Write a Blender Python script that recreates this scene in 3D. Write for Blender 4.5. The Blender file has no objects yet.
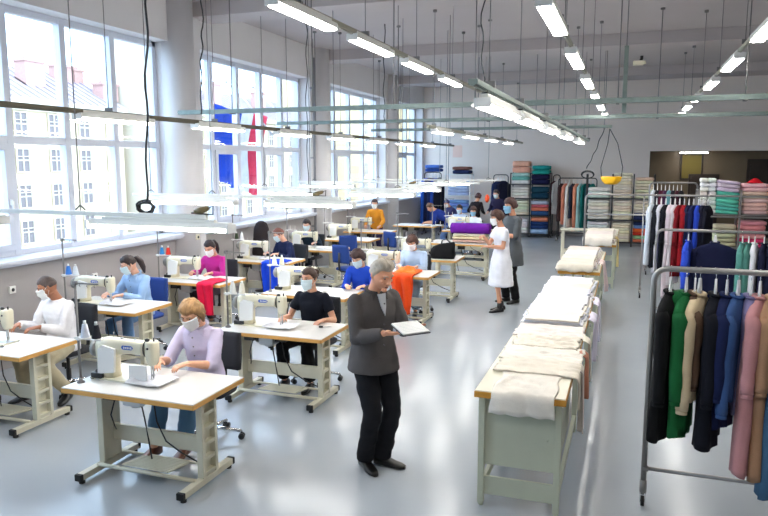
import bpy, bmesh, math, random
from mathutils import Vector, Matrix, noise
random.seed(7)
PI = math.pi
scene = bpy.context.scene
C = scene.collection

# ---------------- camera ----------------
cam_d = bpy.data.cameras.new('camera'); cam = bpy.data.objects.new('camera', cam_d); C.objects.link(cam)
FPX, YAW, PITCH, CAMH = 695.0, math.radians(19.4), math.radians(7.85), 2.5
cam_d.sensor_fit = 'HORIZONTAL'; cam_d.sensor_width = 36.0; cam_d.lens = FPX / 768 * 36
_f = Vector((-math.sin(YAW) * math.cos(PITCH), math.cos(YAW) * math.cos(PITCH), -math.sin(PITCH)))
_r = Vector((math.cos(YAW), math.sin(YAW), 0)); _u = _r.cross(_f)
cam.matrix_world = Matrix(((_r.x, _u.x, -_f.x, 0), (_r.y, _u.y, -_f.y, 0), (_r.z, _u.z, -_f.z, CAMH), (0, 0, 0, 1)))
cam_d.clip_end = 400; cam_d.clip_start = 0.05
scene.camera = cam
# ---------------- world, sun, exposure ----------------
w = bpy.data.worlds.new('sky'); scene.world = w; w.use_nodes = True
bg = w.node_tree.nodes['Background']; bg.inputs[0].default_value = (0.60, 0.78, 1.0, 1); bg.inputs[1].default_value = 5.4
sd = bpy.data.lights.new('sun', 'SUN'); sd.energy = 1.0; sd.angle = 0.02; sd.color = (1.0, 0.93, 0.82)
sun = bpy.data.objects.new('sun', sd); C.objects.link(sun)
sun.rotation_euler = Vector((-0.75, 0.28, -0.62)).to_track_quat('-Z', 'Y').to_euler()
for (y0, y1) in ((-1.6, 3.9), (4.95, 9.75), (10.57, 15.0), (16.05, 20.3), (21.2, 24.3)):      # sky light enters through the windows, the first an added unseen one
    pl = bpy.data.lights.new('window_portal', 'AREA'); pl.shape = 'RECTANGLE'; pl.size = 3.0; pl.size_y = y1 - y0
    pl.cycles.is_portal = True
    po = bpy.data.objects.new('window_portal', pl); C.objects.link(po); po.location = (-7.62, (y0 + y1) / 2, 2.8)
    po.rotation_euler = (0, -PI / 2, 0)
vs = scene.view_settings
scene.display_settings.display_device = 'sRGB'
vs.view_transform = 'Standard'; vs.look = 'None'; vs.exposure = 0.38; vs.gamma = 1.0; vs.use_curve_mapping = False
scene.cycles.max_bounces = 8; scene.cycles.diffuse_bounces = 5; scene.cycles.glossy_bounces = 3
scene.cycles.transparent_max_bounces = 12; scene.cycles.sample_clamp_indirect = 6.0
scene.cycles.use_denoising = True
TUBE_POWER = 29.0

# ---------------- materials ----------------
MATS = {}
def mat(name, col, rough=0.6, metal=0.0, var=0.0, vscale=8.0, bump=0.0, bscale=40.0, emit=0.0, spec=None, stretch=None, sheen=0.0, coat=0.0):
    if name in MATS: return MATS[name]
    m = bpy.data.materials.new(name); m.use_nodes = True; MATS[name] = m
    nt = m.node_tree; b = nt.nodes['Principled BSDF']
    b.inputs['Base Color'].default_value = (*col, 1); b.inputs['Roughness'].default_value = rough
    b.inputs['Metallic'].default_value = metal
    if spec is not None: b.inputs['Specular IOR Level'].default_value = spec
    if sheen: b.inputs['Sheen Weight'].default_value = sheen
    if coat: b.inputs['Coat Weight'].default_value = coat
    if emit:
        b.inputs['Emission Color'].default_value = (*col, 1); b.inputs['Emission Strength'].default_value = emit
    tc = None
    if var or bump:
        tc = nt.nodes.new('ShaderNodeTexCoord'); src = tc.outputs['Object']
        if stretch:
            mp = nt.nodes.new('ShaderNodeMapping'); mp.inputs['Scale'].default_value = stretch
            nt.links.new(src, mp.inputs[0]); src = mp.outputs[0]
    if var:
        n = nt.nodes.new('ShaderNodeTexNoise'); n.inputs['Scale'].default_value = vscale; n.inputs['Detail'].default_value = 4
        nt.links.new(src, n.inputs['Vector'])
        r = nt.nodes.new('ShaderNodeMapRange'); r.inputs[1].default_value = 0.3; r.inputs[2].default_value = 0.7
        r.inputs[3].default_value = 1 - var; r.inputs[4].default_value = 1 + var
        nt.links.new(n.outputs['Fac'], r.inputs[0])
        mx = nt.nodes.new('ShaderNodeMix'); mx.data_type = 'RGBA'; mx.blend_type = 'MULTIPLY'; mx.inputs[0].default_value = 1
        mx.inputs[6].default_value = (*col, 1); nt.links.new(r.outputs[0], mx.inputs[7]); nt.links.new(mx.outputs[2], b.inputs['Base Color'])
    if bump:
        n2 = nt.nodes.new('ShaderNodeTexNoise'); n2.inputs['Scale'].default_value = bscale; n2.inputs['Detail'].default_value = 3
        nt.links.new(src, n2.inputs['Vector'])
        bp = nt.nodes.new('ShaderNodeBump'); bp.inputs['Strength'].default_value = bump; bp.inputs['Distance'].default_value = 0.01
        nt.links.new(n2.outputs['Fac'], bp.inputs['Height']); nt.links.new(bp.outputs[0], b.inputs['Normal'])
    return m
def srgb(r, g, b):
    return tuple((c / 255 / 12.92 if c / 255 <= 0.04045 else ((c / 255 + 0.055) / 1.055) ** 2.4) for c in (r, g, b))
def fabric(name, rgb, **k):
    return mat('fabric_' + name, srgb(*rgb), rough=0.9, var=0.10, vscale=6, bump=0.25, bscale=90, sheen=0.0 if sum(rgb) < 330 else 0.12, spec=0.25, **k)

# ---------------- mesh builder ----------------
class MB:
    def __init__(s): s.v = []; s.f = []; s.m = []; s.s = []
    def add(s, vs_, fs, mat=0, smooth=False, M=None):
        o = len(s.v)
        s.v += [tuple(M @ Vector(p)) if M else tuple(p) for p in vs_]
        for f in fs: s.f.append(tuple(i + o for i in f)); s.m.append(mat); s.s.append(smooth)
        return s
    def box(s, c, d, mat=0, b=0.0, M=None, rot=None, smooth=False):
        hx, hy, hz = d[0] / 2, d[1] / 2, d[2] / 2
        T = Matrix.Translation(Vector(c))
        if rot: T = T @ (Matrix.Rotation(rot[2], 4, 'Z') @ Matrix.Rotation(rot[1], 4, 'Y') @ Matrix.Rotation(rot[0], 4, 'X'))
        if M: T = M @ T
        if b <= 0:
            v = [(x, y, z) for x in (-hx, hx) for y in (-hy, hy) for z in (-hz, hz)]
            f = [(0, 1, 3, 2), (4, 6, 7, 5), (0, 4, 5, 1), (2, 3, 7, 6), (0, 2, 6, 4), (1, 5, 7, 3)]
            return s.add(v, f, mat, smooth, T)
        b = min(b, hx * .95, hy * .95, hz * .95)
        bm = bmesh.new(); bmesh.ops.create_cube(bm, size=1)
        for q in bm.verts: q.co = Vector((q.co.x * 2 * hx, q.co.y * 2 * hy, q.co.z * 2 * hz))
        bmesh.ops.bevel(bm, geom=bm.edges[:], offset=b, segments=2, affect='EDGES', profile=0.7)
        bm.verts.index_update()
        s.add([q.co[:] for q in bm.verts], [tuple(q.index for q in f.verts) for f in bm.faces], mat, smooth, T); bm.free()
        return s
    def tube(s, pts, r, seg=8, mat=0, caps=True, smooth=True, M=None, sy=1.0, up=None):
        pts = [Vector(p) for p in pts]; n = len(pts); rs = r if isinstance(r, (list, tuple)) else [r] * n
        vs_ = []; fs = []; prev = Vector(up) if up else None
        for i, p in enumerate(pts):
            d = (pts[min(i + 1, n - 1)] - pts[max(i - 1, 0)])
            if d.length < 1e-9: d = Vector((0, 0, 1))
            d.normalize()
            if prev is None: prev = Vector((0, 0, 1)) if abs(d.z) < .9 else Vector((0, 1, 0))
            x = prev - d * prev.dot(d)
            if x.length < 1e-5: x = d.orthogonal()
            x.normalize(); prev = x; y = d.cross(x)
            for k in range(seg):
                a = 2 * PI * k / seg
                vs_.append(p + (x * math.cos(a) + y * math.sin(a) * sy) * rs[i])
        for i in range(n - 1):
            for k in range(seg):
                a, b = i * seg + k, i * seg + (k + 1) % seg
                fs.append((a, b, b + seg, a + seg))
        if caps: fs.append(tuple(reversed(range(seg)))); fs.append(tuple((n - 1) * seg + k for k in range(seg)))
        return s.add(vs_, fs, mat, smooth, M)
    def cyl(s, a, b, r, seg=12, mat=0, M=None, smooth=True): return s.tube([a, b], r, seg, mat, True, smooth, M)
    def lathe(s, prof, c=(0, 0, 0), seg=16, mat=0, M=None, smooth=True):
        vs_ = []; fs = []; n = len(prof)
        for (r, z) in prof:
            for k in range(seg):
                a = 2 * PI * k / seg; vs_.append((c[0] + max(r, 1e-4) * math.cos(a), c[1] + max(r, 1e-4) * math.sin(a), c[2] + z))
        for i in range(n - 1):
            for k in range(seg):
                a, b = i * seg + k, i * seg + (k + 1) % seg; fs.append((a, b, b + seg, a + seg))
        fs.append(tuple(reversed(range(seg)))); fs.append(tuple((n - 1) * seg + k for k in range(seg)))
        return s.add(vs_, fs, mat, smooth, M)
    def ell(s, c, r, seg=14, rings=9, mat=0, M=None, R=None):
        vs_ = []; fs = []; c = Vector(c)
        for i in range(rings + 1):
            t = PI * (i + 0.02) / (rings + 0.04)
            for k in range(seg):
                a = 2 * PI * k / seg
                q = Vector((r[0] * math.sin(t) * math.cos(a), r[1] * math.sin(t) * math.sin(a), r[2] * math.cos(t)))
                if R: q = R @ q
                vs_.append(c + q)
        for i in range(rings):
            for k in range(seg):
                a, b = i * seg + k, i * seg + (k + 1) % seg; fs.append((a + seg, b + seg, b, a))
        fs.append(tuple(range(seg))); fs.append(tuple(reversed([rings * seg + k for k in range(seg)])))
        return s.add(vs_, fs, mat, True, M)
    def loft(s, rings, mat=0, smooth=True, M=None):
        n = len(rings[0]); vs_ = [p for r in rings for p in r]; fs = []
        for i in range(len(rings) - 1):
            for k in range(n):
                a, b = i * n + k, i * n + (k + 1) % n; fs.append((a, b, b + n, a + n))
        fs.append(tuple(reversed(range(n)))); fs.append(tuple((len(rings) - 1) * n + k for k in range(n)))
        return s.add(vs_, fs, mat, smooth, M)
    def prism(s, poly, z0, z1, mat=0, M=None, smooth=False):
        n = len(poly); vs_ = [(x, y, z0) for x, y in poly] + [(x, y, z1) for x, y in poly]
        fs = [tuple(reversed(range(n))), tuple(range(n, 2 * n))] + [(i, (i + 1) % n, (i + 1) % n + n, i + n) for i in range(n)]
        return s.add(vs_, fs, mat, smooth, M)
    def sheet(s, fn, nu, nv, th=0.004, mat=0, M=None):
        """closed cloth slab: fn(u, v) -> point, thickened along its normal"""
        P = [[Vector(fn(i / nu, j / nv)) for j in range(nv + 1)] for i in range(nu + 1)]
        vs_ = []; W = nv + 1
        def nrm(i, j):
            a = P[min(i + 1, nu)][j] - P[max(i - 1, 0)][j]; b = P[i][min(j + 1, nv)] - P[i][max(j - 1, 0)]
            n = a.cross(b); return n.normalized() if n.length > 1e-12 else Vector((0, 0, 1))
        for sgn in (0.5, -0.5):
            for i in range(nu + 1):
                for j in range(nv + 1): vs_.append(P[i][j] + nrm(i, j) * th * sgn)
        N = (nu + 1) * W; fs = []
        for i in range(nu):
            for j in range(nv):
                a = i * W + j; fs.append((a, a + W, a + W + 1, a + 1)); fs.append((a + N, a + 1 + N, a + W + 1 + N, a + W + N))
        for i in range(nu):
            a = i * W; fs.append((a, a + N, a + W + N, a + W)); a = i * W + nv; fs.append((a, a + W, a + W + N, a + N))
        for j in range(nv):
            a = j; fs.append((a, a + 1, a + 1 + N, a + N)); a = nu * W + j; fs.append((a, a + N, a + 1 + N, a + 1))
        return s.add(vs_, fs, mat, True, M)
    def mesh(s, name, mats):
        me = bpy.data.meshes.new(name); me.from_pydata(s.v, [], s.f); me.validate(clean_customdata=False)
        for m in (mats if isinstance(mats, (list, tuple)) else [mats]): me.materials.append(m)
        if len(me.polygons) == len(s.m):
            me.polygons.foreach_set('material_index', s.m); me.polygons.foreach_set('use_smooth', s.s)
        bm = bmesh.new(); bm.from_mesh(me); bmesh.ops.recalc_face_normals(bm, faces=bm.faces[:]); bm.to_mesh(me); bm.free()
        me.update(); return me
    def obj(s, name, mats, parent=None, loc=None):
        o = bpy.data.objects.new(name, s.mesh(name, mats)); C.objects.link(o)
        if parent: o.parent = parent
        if loc is not None: o.location = loc
        return o
def tag(o, label, cat, group=None, kind=None):
    if label: o['label'] = label
    if cat: o['category'] = cat
    if group: o['group'] = group
    if kind: o['kind'] = kind
    return o
def thing(name, label, cat, loc=(0, 0, 0), rz=0.0, group=None):
    o = bpy.data.objects.new(name, None); C.objects.link(o); o.location = loc; o.rotation_euler = (0, 0, rz); o.empty_display_size = 0.1
    return tag(o, label, cat, group)
def struct(name, mb, m, parent=None):
    o = mb.obj(name, m, parent)
    if not parent: o['kind'] = 'structure'
    return o
def dup(root, loc=None, rz=None, label=None, group=None):
    r = root.copy(); C.objects.link(r)
    if loc is not None: r.location = loc
    if rz is not None: r.rotation_euler = (0, 0, rz)
    if label: r['label'] = label
    if group: r['group'] = group
    for ch in list(root.children):
        c = ch.copy(); C.objects.link(c); c.parent = r
        for g in ch.children:
            d = g.copy(); C.objects.link(d); d.parent = c
    return r
def nz(x, y, z, s=1.0): return noise.noise(Vector((x * s, y * s, z * s)))
ORD = ['topmost', 'second down', 'third down', 'fourth down', 'fifth down', 'sixth down', 'seventh down', 'eighth down', 'ninth down', 'tenth down', 'eleventh down', 'twelfth down']
FROMNEAR = ['nearest', 'second', 'third', 'fourth', 'fifth', 'sixth', 'seventh', 'eighth', 'ninth', 'tenth', 'eleventh', 'twelfth', 'thirteenth', 'fourteenth']

# common materials
m_wall = mat('wall_paint', srgb(212, 210, 211), 0.85, var=0.03, vscale=1.2, bump=0.05, bscale=30)
m_lower = mat('wall_lower_paint', srgb(166, 161, 160), 0.7, var=0.03, vscale=1.5)
m_ceil = mat('ceiling_paint', srgb(184, 177, 177), 0.9, var=0.03, vscale=0.8)
m_frame = mat('white_window_frame', srgb(205, 210, 222), 0.35)
m_wood = mat('beech_edge', srgb(214, 160, 84), 0.5, var=0.12, vscale=6, stretch=(1, 1, 12))
m_lam = mat('white_laminate', srgb(214, 210, 204), 0.35, var=0.02)
m_beige = mat('beige_metal', srgb(204, 200, 180), 0.45, var=0.03)
m_green = mat('grey_green_metal', srgb(184, 188, 168), 0.5, var=0.03)
m_black = mat('black_plastic', (0.012, 0.012, 0.014), 0.45)
m_rubber = mat('black_rubber', (0.015, 0.015, 0.015), 0.8)
m_chrome = mat('chrome', (0.75, 0.75, 0.76), 0.18, metal=1.0)
m_steel = mat('brushed_steel', (0.55, 0.55, 0.55), 0.35, metal=1.0)
m_rod = mat('dull_grey_rod', srgb(118, 116, 116), 0.6)
m_galv = mat('galvanised_metal', srgb(122, 136, 132), 0.5, metal=0.3, var=0.12, vscale=14)
m_cream = mat('cream_enamel', srgb(226, 220, 196), 0.35)
m_whitep = mat('white_plastic', srgb(236, 236, 234), 0.4)
m_blue = mat('blue_plate', srgb(40, 92, 190), 0.4)
m_trunk = mat('painted_trunking', srgb(150, 148, 132), 0.5)
# ================= THE SETTING =================
def floor_mat():
    m = bpy.data.materials.new('epoxy_floor'); m.use_nodes = True; nt = m.node_tree; b = nt.nodes['Principled BSDF']
    tc = nt.nodes.new('ShaderNodeTexCoord')
    n = nt.nodes.new('ShaderNodeTexNoise'); n.inputs['Scale'].default_value = 0.9; n.inputs['Detail'].default_value = 6
    nt.links.new(tc.outputs['Object'], n.inputs['Vector'])
    r = nt.nodes.new('ShaderNodeValToRGB'); r.color_ramp.elements[0].position = 0.3; r.color_ramp.elements[1].position = 0.75
    r.color_ramp.elements[0].color = (*srgb(164, 171, 178), 1); r.color_ramp.elements[1].color = (*srgb(171, 177, 183), 1)
    nt.links.new(n.outputs['Fac'], r.inputs[0]); nt.links.new(r.outputs[0], b.inputs['Base Color'])
    n2 = nt.nodes.new('ShaderNodeTexNoise'); n2.inputs['Scale'].default_value = 2.0; n2.inputs['Detail'].default_value = 5
    nt.links.new(tc.outputs['Object'], n2.inputs['Vector'])
    mr = nt.nodes.new('ShaderNodeMapRange'); mr.inputs[3].default_value = 0.14; mr.inputs[4].default_value = 0.24
    nt.links.new(n2.outputs['Fac'], mr.inputs[0]); nt.links.new(mr.outputs[0], b.inputs['Roughness'])
    n3 = nt.nodes.new('ShaderNodeTexNoise'); n3.inputs['Scale'].default_value = 3.0
    nt.links.new(tc.outputs['Object'], n3.inputs['Vector'])
    bp = nt.nodes.new('ShaderNodeBump'); bp.inputs['Strength'].default_value = 0.04; bp.inputs['Distance'].default_value = 0.02
    nt.links.new(n3.outputs['Fac'], bp.inputs['Height']); nt.links.new(bp.outputs[0], b.inputs['Normal'])
    return m
XL, XR, YN, YB, ZC = -7.1, 5.6, -2.0, 24.5, 5.14
mb = MB(); mb.box(((XL + XR) / 2, (YN + YB) / 2, -0.1), (XR - XL + 1.2, YB - YN + 1.2, 0.2)); struct('floor', mb, floor_mat())
mb = MB(); mb.box(((XL + XR) / 2, (YN + YB) / 2, ZC + 0.15), (XR - XL + 1.2, YB - YN + 1.2, 0.3)); struct('ceiling', mb, m_ceil)
WIN = [(4.95, 9.75), (10.57, 15.0), (16.05, 20.3), (21.2, 24.3), (-1.6, 3.9)]  # last entry: unseen window added to light the near side of the room
SILL, HEAD = 1.3, 4.43
mb = MB(); XW = XL - 0.25
def lw(y0, y1, z0, z1, m=0): mb.box((XW, (y0 + y1) / 2, (z0 + z1) / 2), (0.5, y1 - y0, z1 - z0), m)
edges = [YN - .5] + [e for wn in sorted(WIN) for e in wn] + [YB + .5]
for i in range(0, len(edges), 2): lw(edges[i], edges[i + 1], SILL, HEAD)
lw(YN - .5, YB + .5, HEAD, ZC); lw(YN - .5, YB + .5, 0, SILL, 1)
struct('wall_left', mb, [m_wall, m_lower])
for i, yc in enumerate((9.98, 15.5, 20.8)):
    mb = MB(); mb.tube([(XL - .02, yc, 0), (XL - .02, yc, ZC)], 0.27, 24, smooth=True)
    mb.box((XL + .03, yc + .35, ZC / 2), (.1, .3, ZC))
    struct('trim_%d' % (i + 1), mb, m_wall)
mb = MB()
mb.box((1.1, YB + .15, ZC / 2), (0, 0, 0)) if False else None
OX0, OX1, OZ = 0.57, 4.6, 2.86
mb.box(((XL - .5 + OX0) / 2, YB + .25, ZC / 2), (OX0 - XL + .5, .5, ZC))
mb.box(((OX0 + OX1) / 2, YB + .25, (OZ + ZC) / 2), (OX1 - OX0, .5, ZC - OZ))
mb.box(((OX1 + XR + .5) / 2, YB + .25, ZC / 2), (XR + .5 - OX1, .5, ZC))
struct('wall_back', mb, mat('warm_white_wall_paint', srgb(240, 230, 222), 0.85, var=.02, vscale=1.0))
m_brown = mat('brown_wall_paint', srgb(118, 104, 84), 0.35, var=0.05, vscale=1.5)
m_dk = mat('dark_brown_door', srgb(52, 42, 36), 0.4)
mb = MB(); mb.box(((OX0 + OX1) / 2, YB + 1.6, OZ / 2), (OX1 - OX0 + 2, .1, OZ + .6))
for x in (OX0 - .6, OX1 + .6): mb.box((x, YB + .95, OZ / 2), (.1, 1.2, OZ + .6))
mb.box(((OX0 + OX1) / 2, YB + 1.0, OZ + .25), (OX1 - OX0 + 2, 1.3, .1)); mb.box(((OX0 + OX1) / 2, YB + 1.05, -.04), (OX1 - OX0 + 2, 1.1, .1))
struct('wall_alcove', mb, m_brown)
mb = MB(); mb.box((2.35, YB + 1.5, 1.05), (.95, .1, 2.1)); mb.box((2.35, YB + 1.46, 1.05), (.8, .06, 1.98))
d = struct('door_1', mb, m_dk); k = MB(); k.cyl((2.68, YB + 1.43, 1.02), (2.68, YB + 1.37, 1.02), .02); k.box((2.63, YB + 1.37, 1.02), (.12, .02, .02)); k.obj('door_handle', m_steel, d)
mb = MB(); mb.box((4.1, YB + 1.48, 1.3), (.9, .12, 2.6)); mb.box((4.1, YB + 1.43, 1.25), (.74, .06, 2.4)); struct('door_2', mb, m_dk)
mb = MB(); mb.box(((XL + XR) / 2, YN - .25, ZC / 2), (XR - XL + 1, .5, ZC)); struct('wall_near', mb, mat('low_bounce_grey_wall', srgb(150, 146, 144), 0.8, var=.04, vscale=1.2))  # unseen wall, its tone darkened to cut bounce light
mb = MB(); mb.box((XR + .25, (YN + YB) / 2, ZC / 2), (.5, YB - YN + 1, ZC)); struct('wall_right', mb, mat('low_bounce_brown_wall', srgb(150, 136, 124), 0.8, var=.04, vscale=1.2))  # unseen wall, tinted dark and brown to weaken the bounce on this side
pn = MB(); pn.box((1.95, YB + 1.53, 2.35), (.62, .05, .8)); pn = struct('window_6', pn, mat('olive_glass', srgb(120, 108, 60), .08)); pf = MB()
for x in (1.62, 2.28): pf.box((x, YB + 1.50, 2.35), (.05, .06, .86))
for z in (1.93, 2.77): pf.box((1.95, YB + 1.50, z), (.7, .06, .05))
pf.obj('window_frame', m_dk, pn)
# ceiling beams
for i, (y0, y1) in enumerate(((-0.4, 0.2), (4.9, 5.5), (10.3, 10.95), (15.65, 16.3), (21.1, 21.75))):
    mb = MB(); mb.box(((XL + XR) / 2, (y0 + y1) / 2, (4.9 + ZC) / 2), (XR - XL, y1 - y0, ZC - 4.9), b=.01); struct('trim_%d' % (i + 4), mb, m_ceil)
mb = MB(); mb.box((XL + .01, (YN + YB) / 2, .06), (.02, YB - YN, .12)); struct('baseboard_left', mb, m_lower)
mb = MB(); mb.box(((XL + OX0) / 2, YB - .01, .06), (OX0 - XL, .02, .12)); struct('baseboard_back', mb, m_lower)
# windows: frame, mullions, transom, panes, sill
m_glass = bpy.data.materials.new('window_glass'); m_glass.use_nodes = True
_nt = m_glass.node_tree; _nt.nodes.clear()
_o = _nt.nodes.new('ShaderNodeOutputMaterial'); _t = _nt.nodes.new('ShaderNodeBsdfTransparent'); _g = _nt.nodes.new('ShaderNodeBsdfGlossy'); _g.inputs['Roughness'].default_value = 0.02
_t.inputs[0].default_value = (0.94, 0.97, 0.98, 1)
_fz = _nt.nodes.new('ShaderNodeLayerWeight'); _mx = _nt.nodes.new('ShaderNodeMixShader'); _pw = _nt.nodes.new('ShaderNodeMath'); _pw.operation = 'POWER'; _pw.inputs[1].default_value = 4.0
_ml = _nt.nodes.new('ShaderNodeMath'); _ml.operation = 'MULTIPLY_ADD'; _ml.inputs[1].default_value = 0.4; _ml.inputs[2].default_value = 0.02
_nt.links.new(_fz.outputs['Facing'], _pw.inputs[0]); _nt.links.new(_pw.outputs[0], _ml.inputs[0]); _nt.links.new(_ml.outputs[0], _mx.inputs[0])
_nt.links.new(_t.outputs[0], _mx.inputs[1]); _nt.links.new(_g.outputs[0], _mx.inputs[2]); _nt.links.new(_mx.outputs[0], _o.inputs[0])
MUL = [[5.83, 6.79, 7.75, 8.72], [11.32, 12.24, 13.16, 14.08], [17.02, 18.06, 19.12], [22.2, 23.25], [-.7, .2, 1.1, 2.0, 2.95]]
GX = XL - 0.32
for i, ((y0, y1), mul) in enumerate(zip(WIN, MUL)):
    mb = MB(); T = 2.78
    def fr(a, b, z0, z1, d=.1): mb.box((GX, (a + b) / 2, (z0 + z1) / 2), (d, b - a, z1 - z0), b=.008)
    fr(y0, y1, HEAD - .09, HEAD); fr(y0, y1, SILL, SILL + .09); fr(y0, y0 + .09, SILL, HEAD); fr(y1 - .09, y1, SILL, HEAD)
    for q in mul: fr(q - .05, q + .05, SILL, HEAD, .12)
    fr(y0, y1, T - .05, T + .05, .11)
    win = struct('window_%d' % (i + 1), mb, m_frame)
    ys = [y0] + mul + [y1]
    for k in range(len(ys) - 1):                                  # a pane above and below the transom
        for (za, zb) in ((SILL + .08, T - .04), (T + .04, HEAD - .08)):
            p = MB(); p.box((GX, (ys[k] + ys[k + 1]) / 2, (za + zb) / 2), (.008, ys[k + 1] - ys[k] - .08, zb - za)); p.obj('pane', m_glass, win)
    for k in ((1,) if i == 0 else (1, 3) if i == 1 else (1,)):      # opening sashes below the transom
        a, b = ys[k] + .05, ys[k + 1] - .05; s_ = MB()
        for (c, e, z0, z1) in ((a, b, T - .13, T - .05), (a, b, SILL + .09, SILL + .17), (a, a + .08, SILL + .17, T - .13), (b - .08, b, SILL + .17, T - .13)):
            s_.box((GX + .04, (c + e) / 2, (z0 + z1) / 2), (.09, e - c, z1 - z0), b=.008)
        sash = s_.obj('window_sash', m_frame, win)
        h = MB(); h.box((GX + .1, b - .04, 2.0), (.03, .03, .07), b=.005); h.box((GX + .125, b - .04, 1.95), (.02, .025, .13), b=.005); h.obj('window_handle', m_whitep, sash)
    sl = MB(); sl.box((XL - .08, (y0 + y1) / 2, SILL - .005), (.46, y1 - y0 + .0, .05), b=.015); sl.obj('window_sill', m_frame, win)
mb = MB(); mb.box((XL + .06, 7.3, SILL - .03), (.12, 5.1, .05), b=.01); mb.box((XL + .06, 1.15, SILL - .03), (.12, 5.7, .05), b=.01); mb.box((XL + .06, 12.75, SILL - .03), (.12, 4.6, .05), b=.01); mb.box((XL + .06, 18.2, SILL - .03), (.12, 4.4, .05), b=.01)
struct('trim_9', mb, m_frame)

# ================= OUTSIDE =================
m_fac = mat('cream_render', srgb(196, 178, 148), 0.85, var=0.04, vscale=.5)
m_fac2 = mat('pink_render', srgb(214, 176, 160), 0.85, var=0.05, vscale=.5)
m_fac3 = mat('ochre_render', srgb(200, 180, 142), 0.85, var=0.05, vscale=.5)
m_roof = mat('grey_sheet_roof', srgb(158, 146, 152), 0.6, metal=0.0, var=0.08, vscale=2)
m_brick = mat('chimney_brick', srgb(176, 142, 134), 0.9, var=0.2, vscale=12)
m_wing = mat('outside_window_glass', srgb(120, 112, 112), 0.9, spec=.1)
m_stone = mat('pale_stone', srgb(196, 186, 168), 0.8)
m_street = mat('street_paving', srgb(150, 146, 140), 0.9, var=0.1, vscale=2)
mb = MB(); mb.box((-70, 55, -9.1), (124, 260, .2)); tag(struct('street_ground', mb, m_street), 'grey street outside far below the workshop windows', 'street', kind='structure')
def building(label, X, y0, y1, zb, ze, mwall, wp, wz0, rp, roof=True, y_off=0.0, ridge=4.0, chim=(), D=14.0):
    b = thing('building', label, 'building', (X, y0, zb))
    H = ze - zb; L = y1 - y0
    m = MB(); m.box((-D / 2, L / 2, H / 2), (D, L, H)); m.obj('wall', mwall, b)
    m = MB(); m.box((.2, L / 2, H - .2), (.7, L + .4, .4), b=.06); m.box((.12, L / 2, H - .75), (.3, L, .2), b=.03)
    zz = wz0 - zb
    m.box((.1, L / 2, zz + 1.55 - rp), (.25, L, .16)); m.obj('cornice', m_stone, b)
    if roof:
        m = MB(); m.add([(.5, -.3, H), (.5, L + .3, H), (-D * .39, L + .3, H + ridge), (-D * .39, -.3, H + ridge), (-D, -.3, H), (-D, L + .3, H)],
                        [(0, 1, 2, 3), (3, 2, 5, 4), (0, 3, 4), (1, 5, 2), (0, 4, 5, 1)])
        y = .3
        while y < L: m.add([(.5, y, H + .02), (.5, y + .07, H + .02), (-D * .39, y + .07, H + ridge + .02), (-D * .39, y, H + ridge + .02),
                            (.5, y, H + .14), (.5, y + .07, H + .14), (-D * .39, y + .07, H + ridge + .14), (-D * .39, y, H + ridge + .14)],
                           [(4, 5, 6, 7), (0, 1, 5, 4), (0, 4, 7, 3), (1, 2, 6, 5)]); y += 0.9
        m.obj('roof', m_roof, b)
    for (cy, cx, cw, ch) in chim:
        c = MB(); zb_ = H + ridge * (.5 - cx) / 6 - .3; c.box((cx, cy, zb_ + ch / 2), (1.2, cw, ch)); c.box((cx, cy, zb_ + ch), (1.4, cw + .25, .2))
        for q in range(3): c.tube([(cx, cy + (q - 1) * cw / 3.2, zb_ + ch + .1), (cx, cy + (q - 1) * cw / 3.2, zb_ + ch + .4)], .13, 8)
        c.obj('chimney', m_brick, b)
    w0 = MB(); w0.box((0, 0, 0), (.12, 1.15, 1.75), 0); w0.box((.08, 0, 0), (.06, 1.3, .1), 1)
    for a, s in (((0, -.6), (.09, 1.9)), ((0, .6), (.09, 1.9)), ((0, 0), (.07, 1.75))): w0.box((.1, a[1], 0), (.1, s[0], s[1]), 1)
    for z in (-.9, .9, .3): w0.box((.1, 0, z), (.1, 1.3, .08 if z != .3 else .06), 1)
    me = w0.mesh('window', [m_wing, m_stone])
    z = zz; n = 0
    while z > .8 and n < 90:
        y = wp * .5 + y_off
        while y < L - .8 and n < 90:
            o = bpy.data.objects.new('window', me); C.objects.link(o); o.parent = b; o.location = (.02, y, z); y += wp; n += 1
        z -= rp
    return b
def zX(z22, X): return 2.5 + (z22 - 2.5) * (-X) / 22.0
S = 45 / 22.0
building('long cream facade with grey sheet roof and brick chimneys across the street', -45, 36, 54.2, -9, zX(4.88, -45), m_fac, 1.64 * S, zX(3.95, -45), 1.38 * S,
         ridge=3.2, y_off=(20.76 * S - 36) % (1.64 * S) - 1.64 * S / 2, chim=((10.3, -2.6, 2.0, 2.1), (15.4, -4.3, 1.5, 1.5), (17.9, -1.5, 2.0, 1.5), (17.4, -4.6, 1.1, 1.2)))
building('narrow tall pale facade at the end of the long cream building', -43.5, 55.2, 61, -9, 15, m_stone, 2.7, 12.0, 2.9, ridge=.6, D=4.0)
building('low cream building with grey roof behind the flags', -46, 68, 96, -9, 8.0, m_fac, 3.0, 5.6, 2.9, ridge=3.5, chim=((6, -2, 1.8, 2.6), (17, -2, 1.8, 2.6)))
building('tall ochre building seen through the third window', -38, 98, 110, -9, 16, m_fac3, 3.0, 13.5, 3.0, ridge=3)
building('tall ochre facade filling the farthest window', -30, 112, 150, -9, 20, m_fac3, 3.2, 15.0, 3.2, ridge=3)
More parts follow.
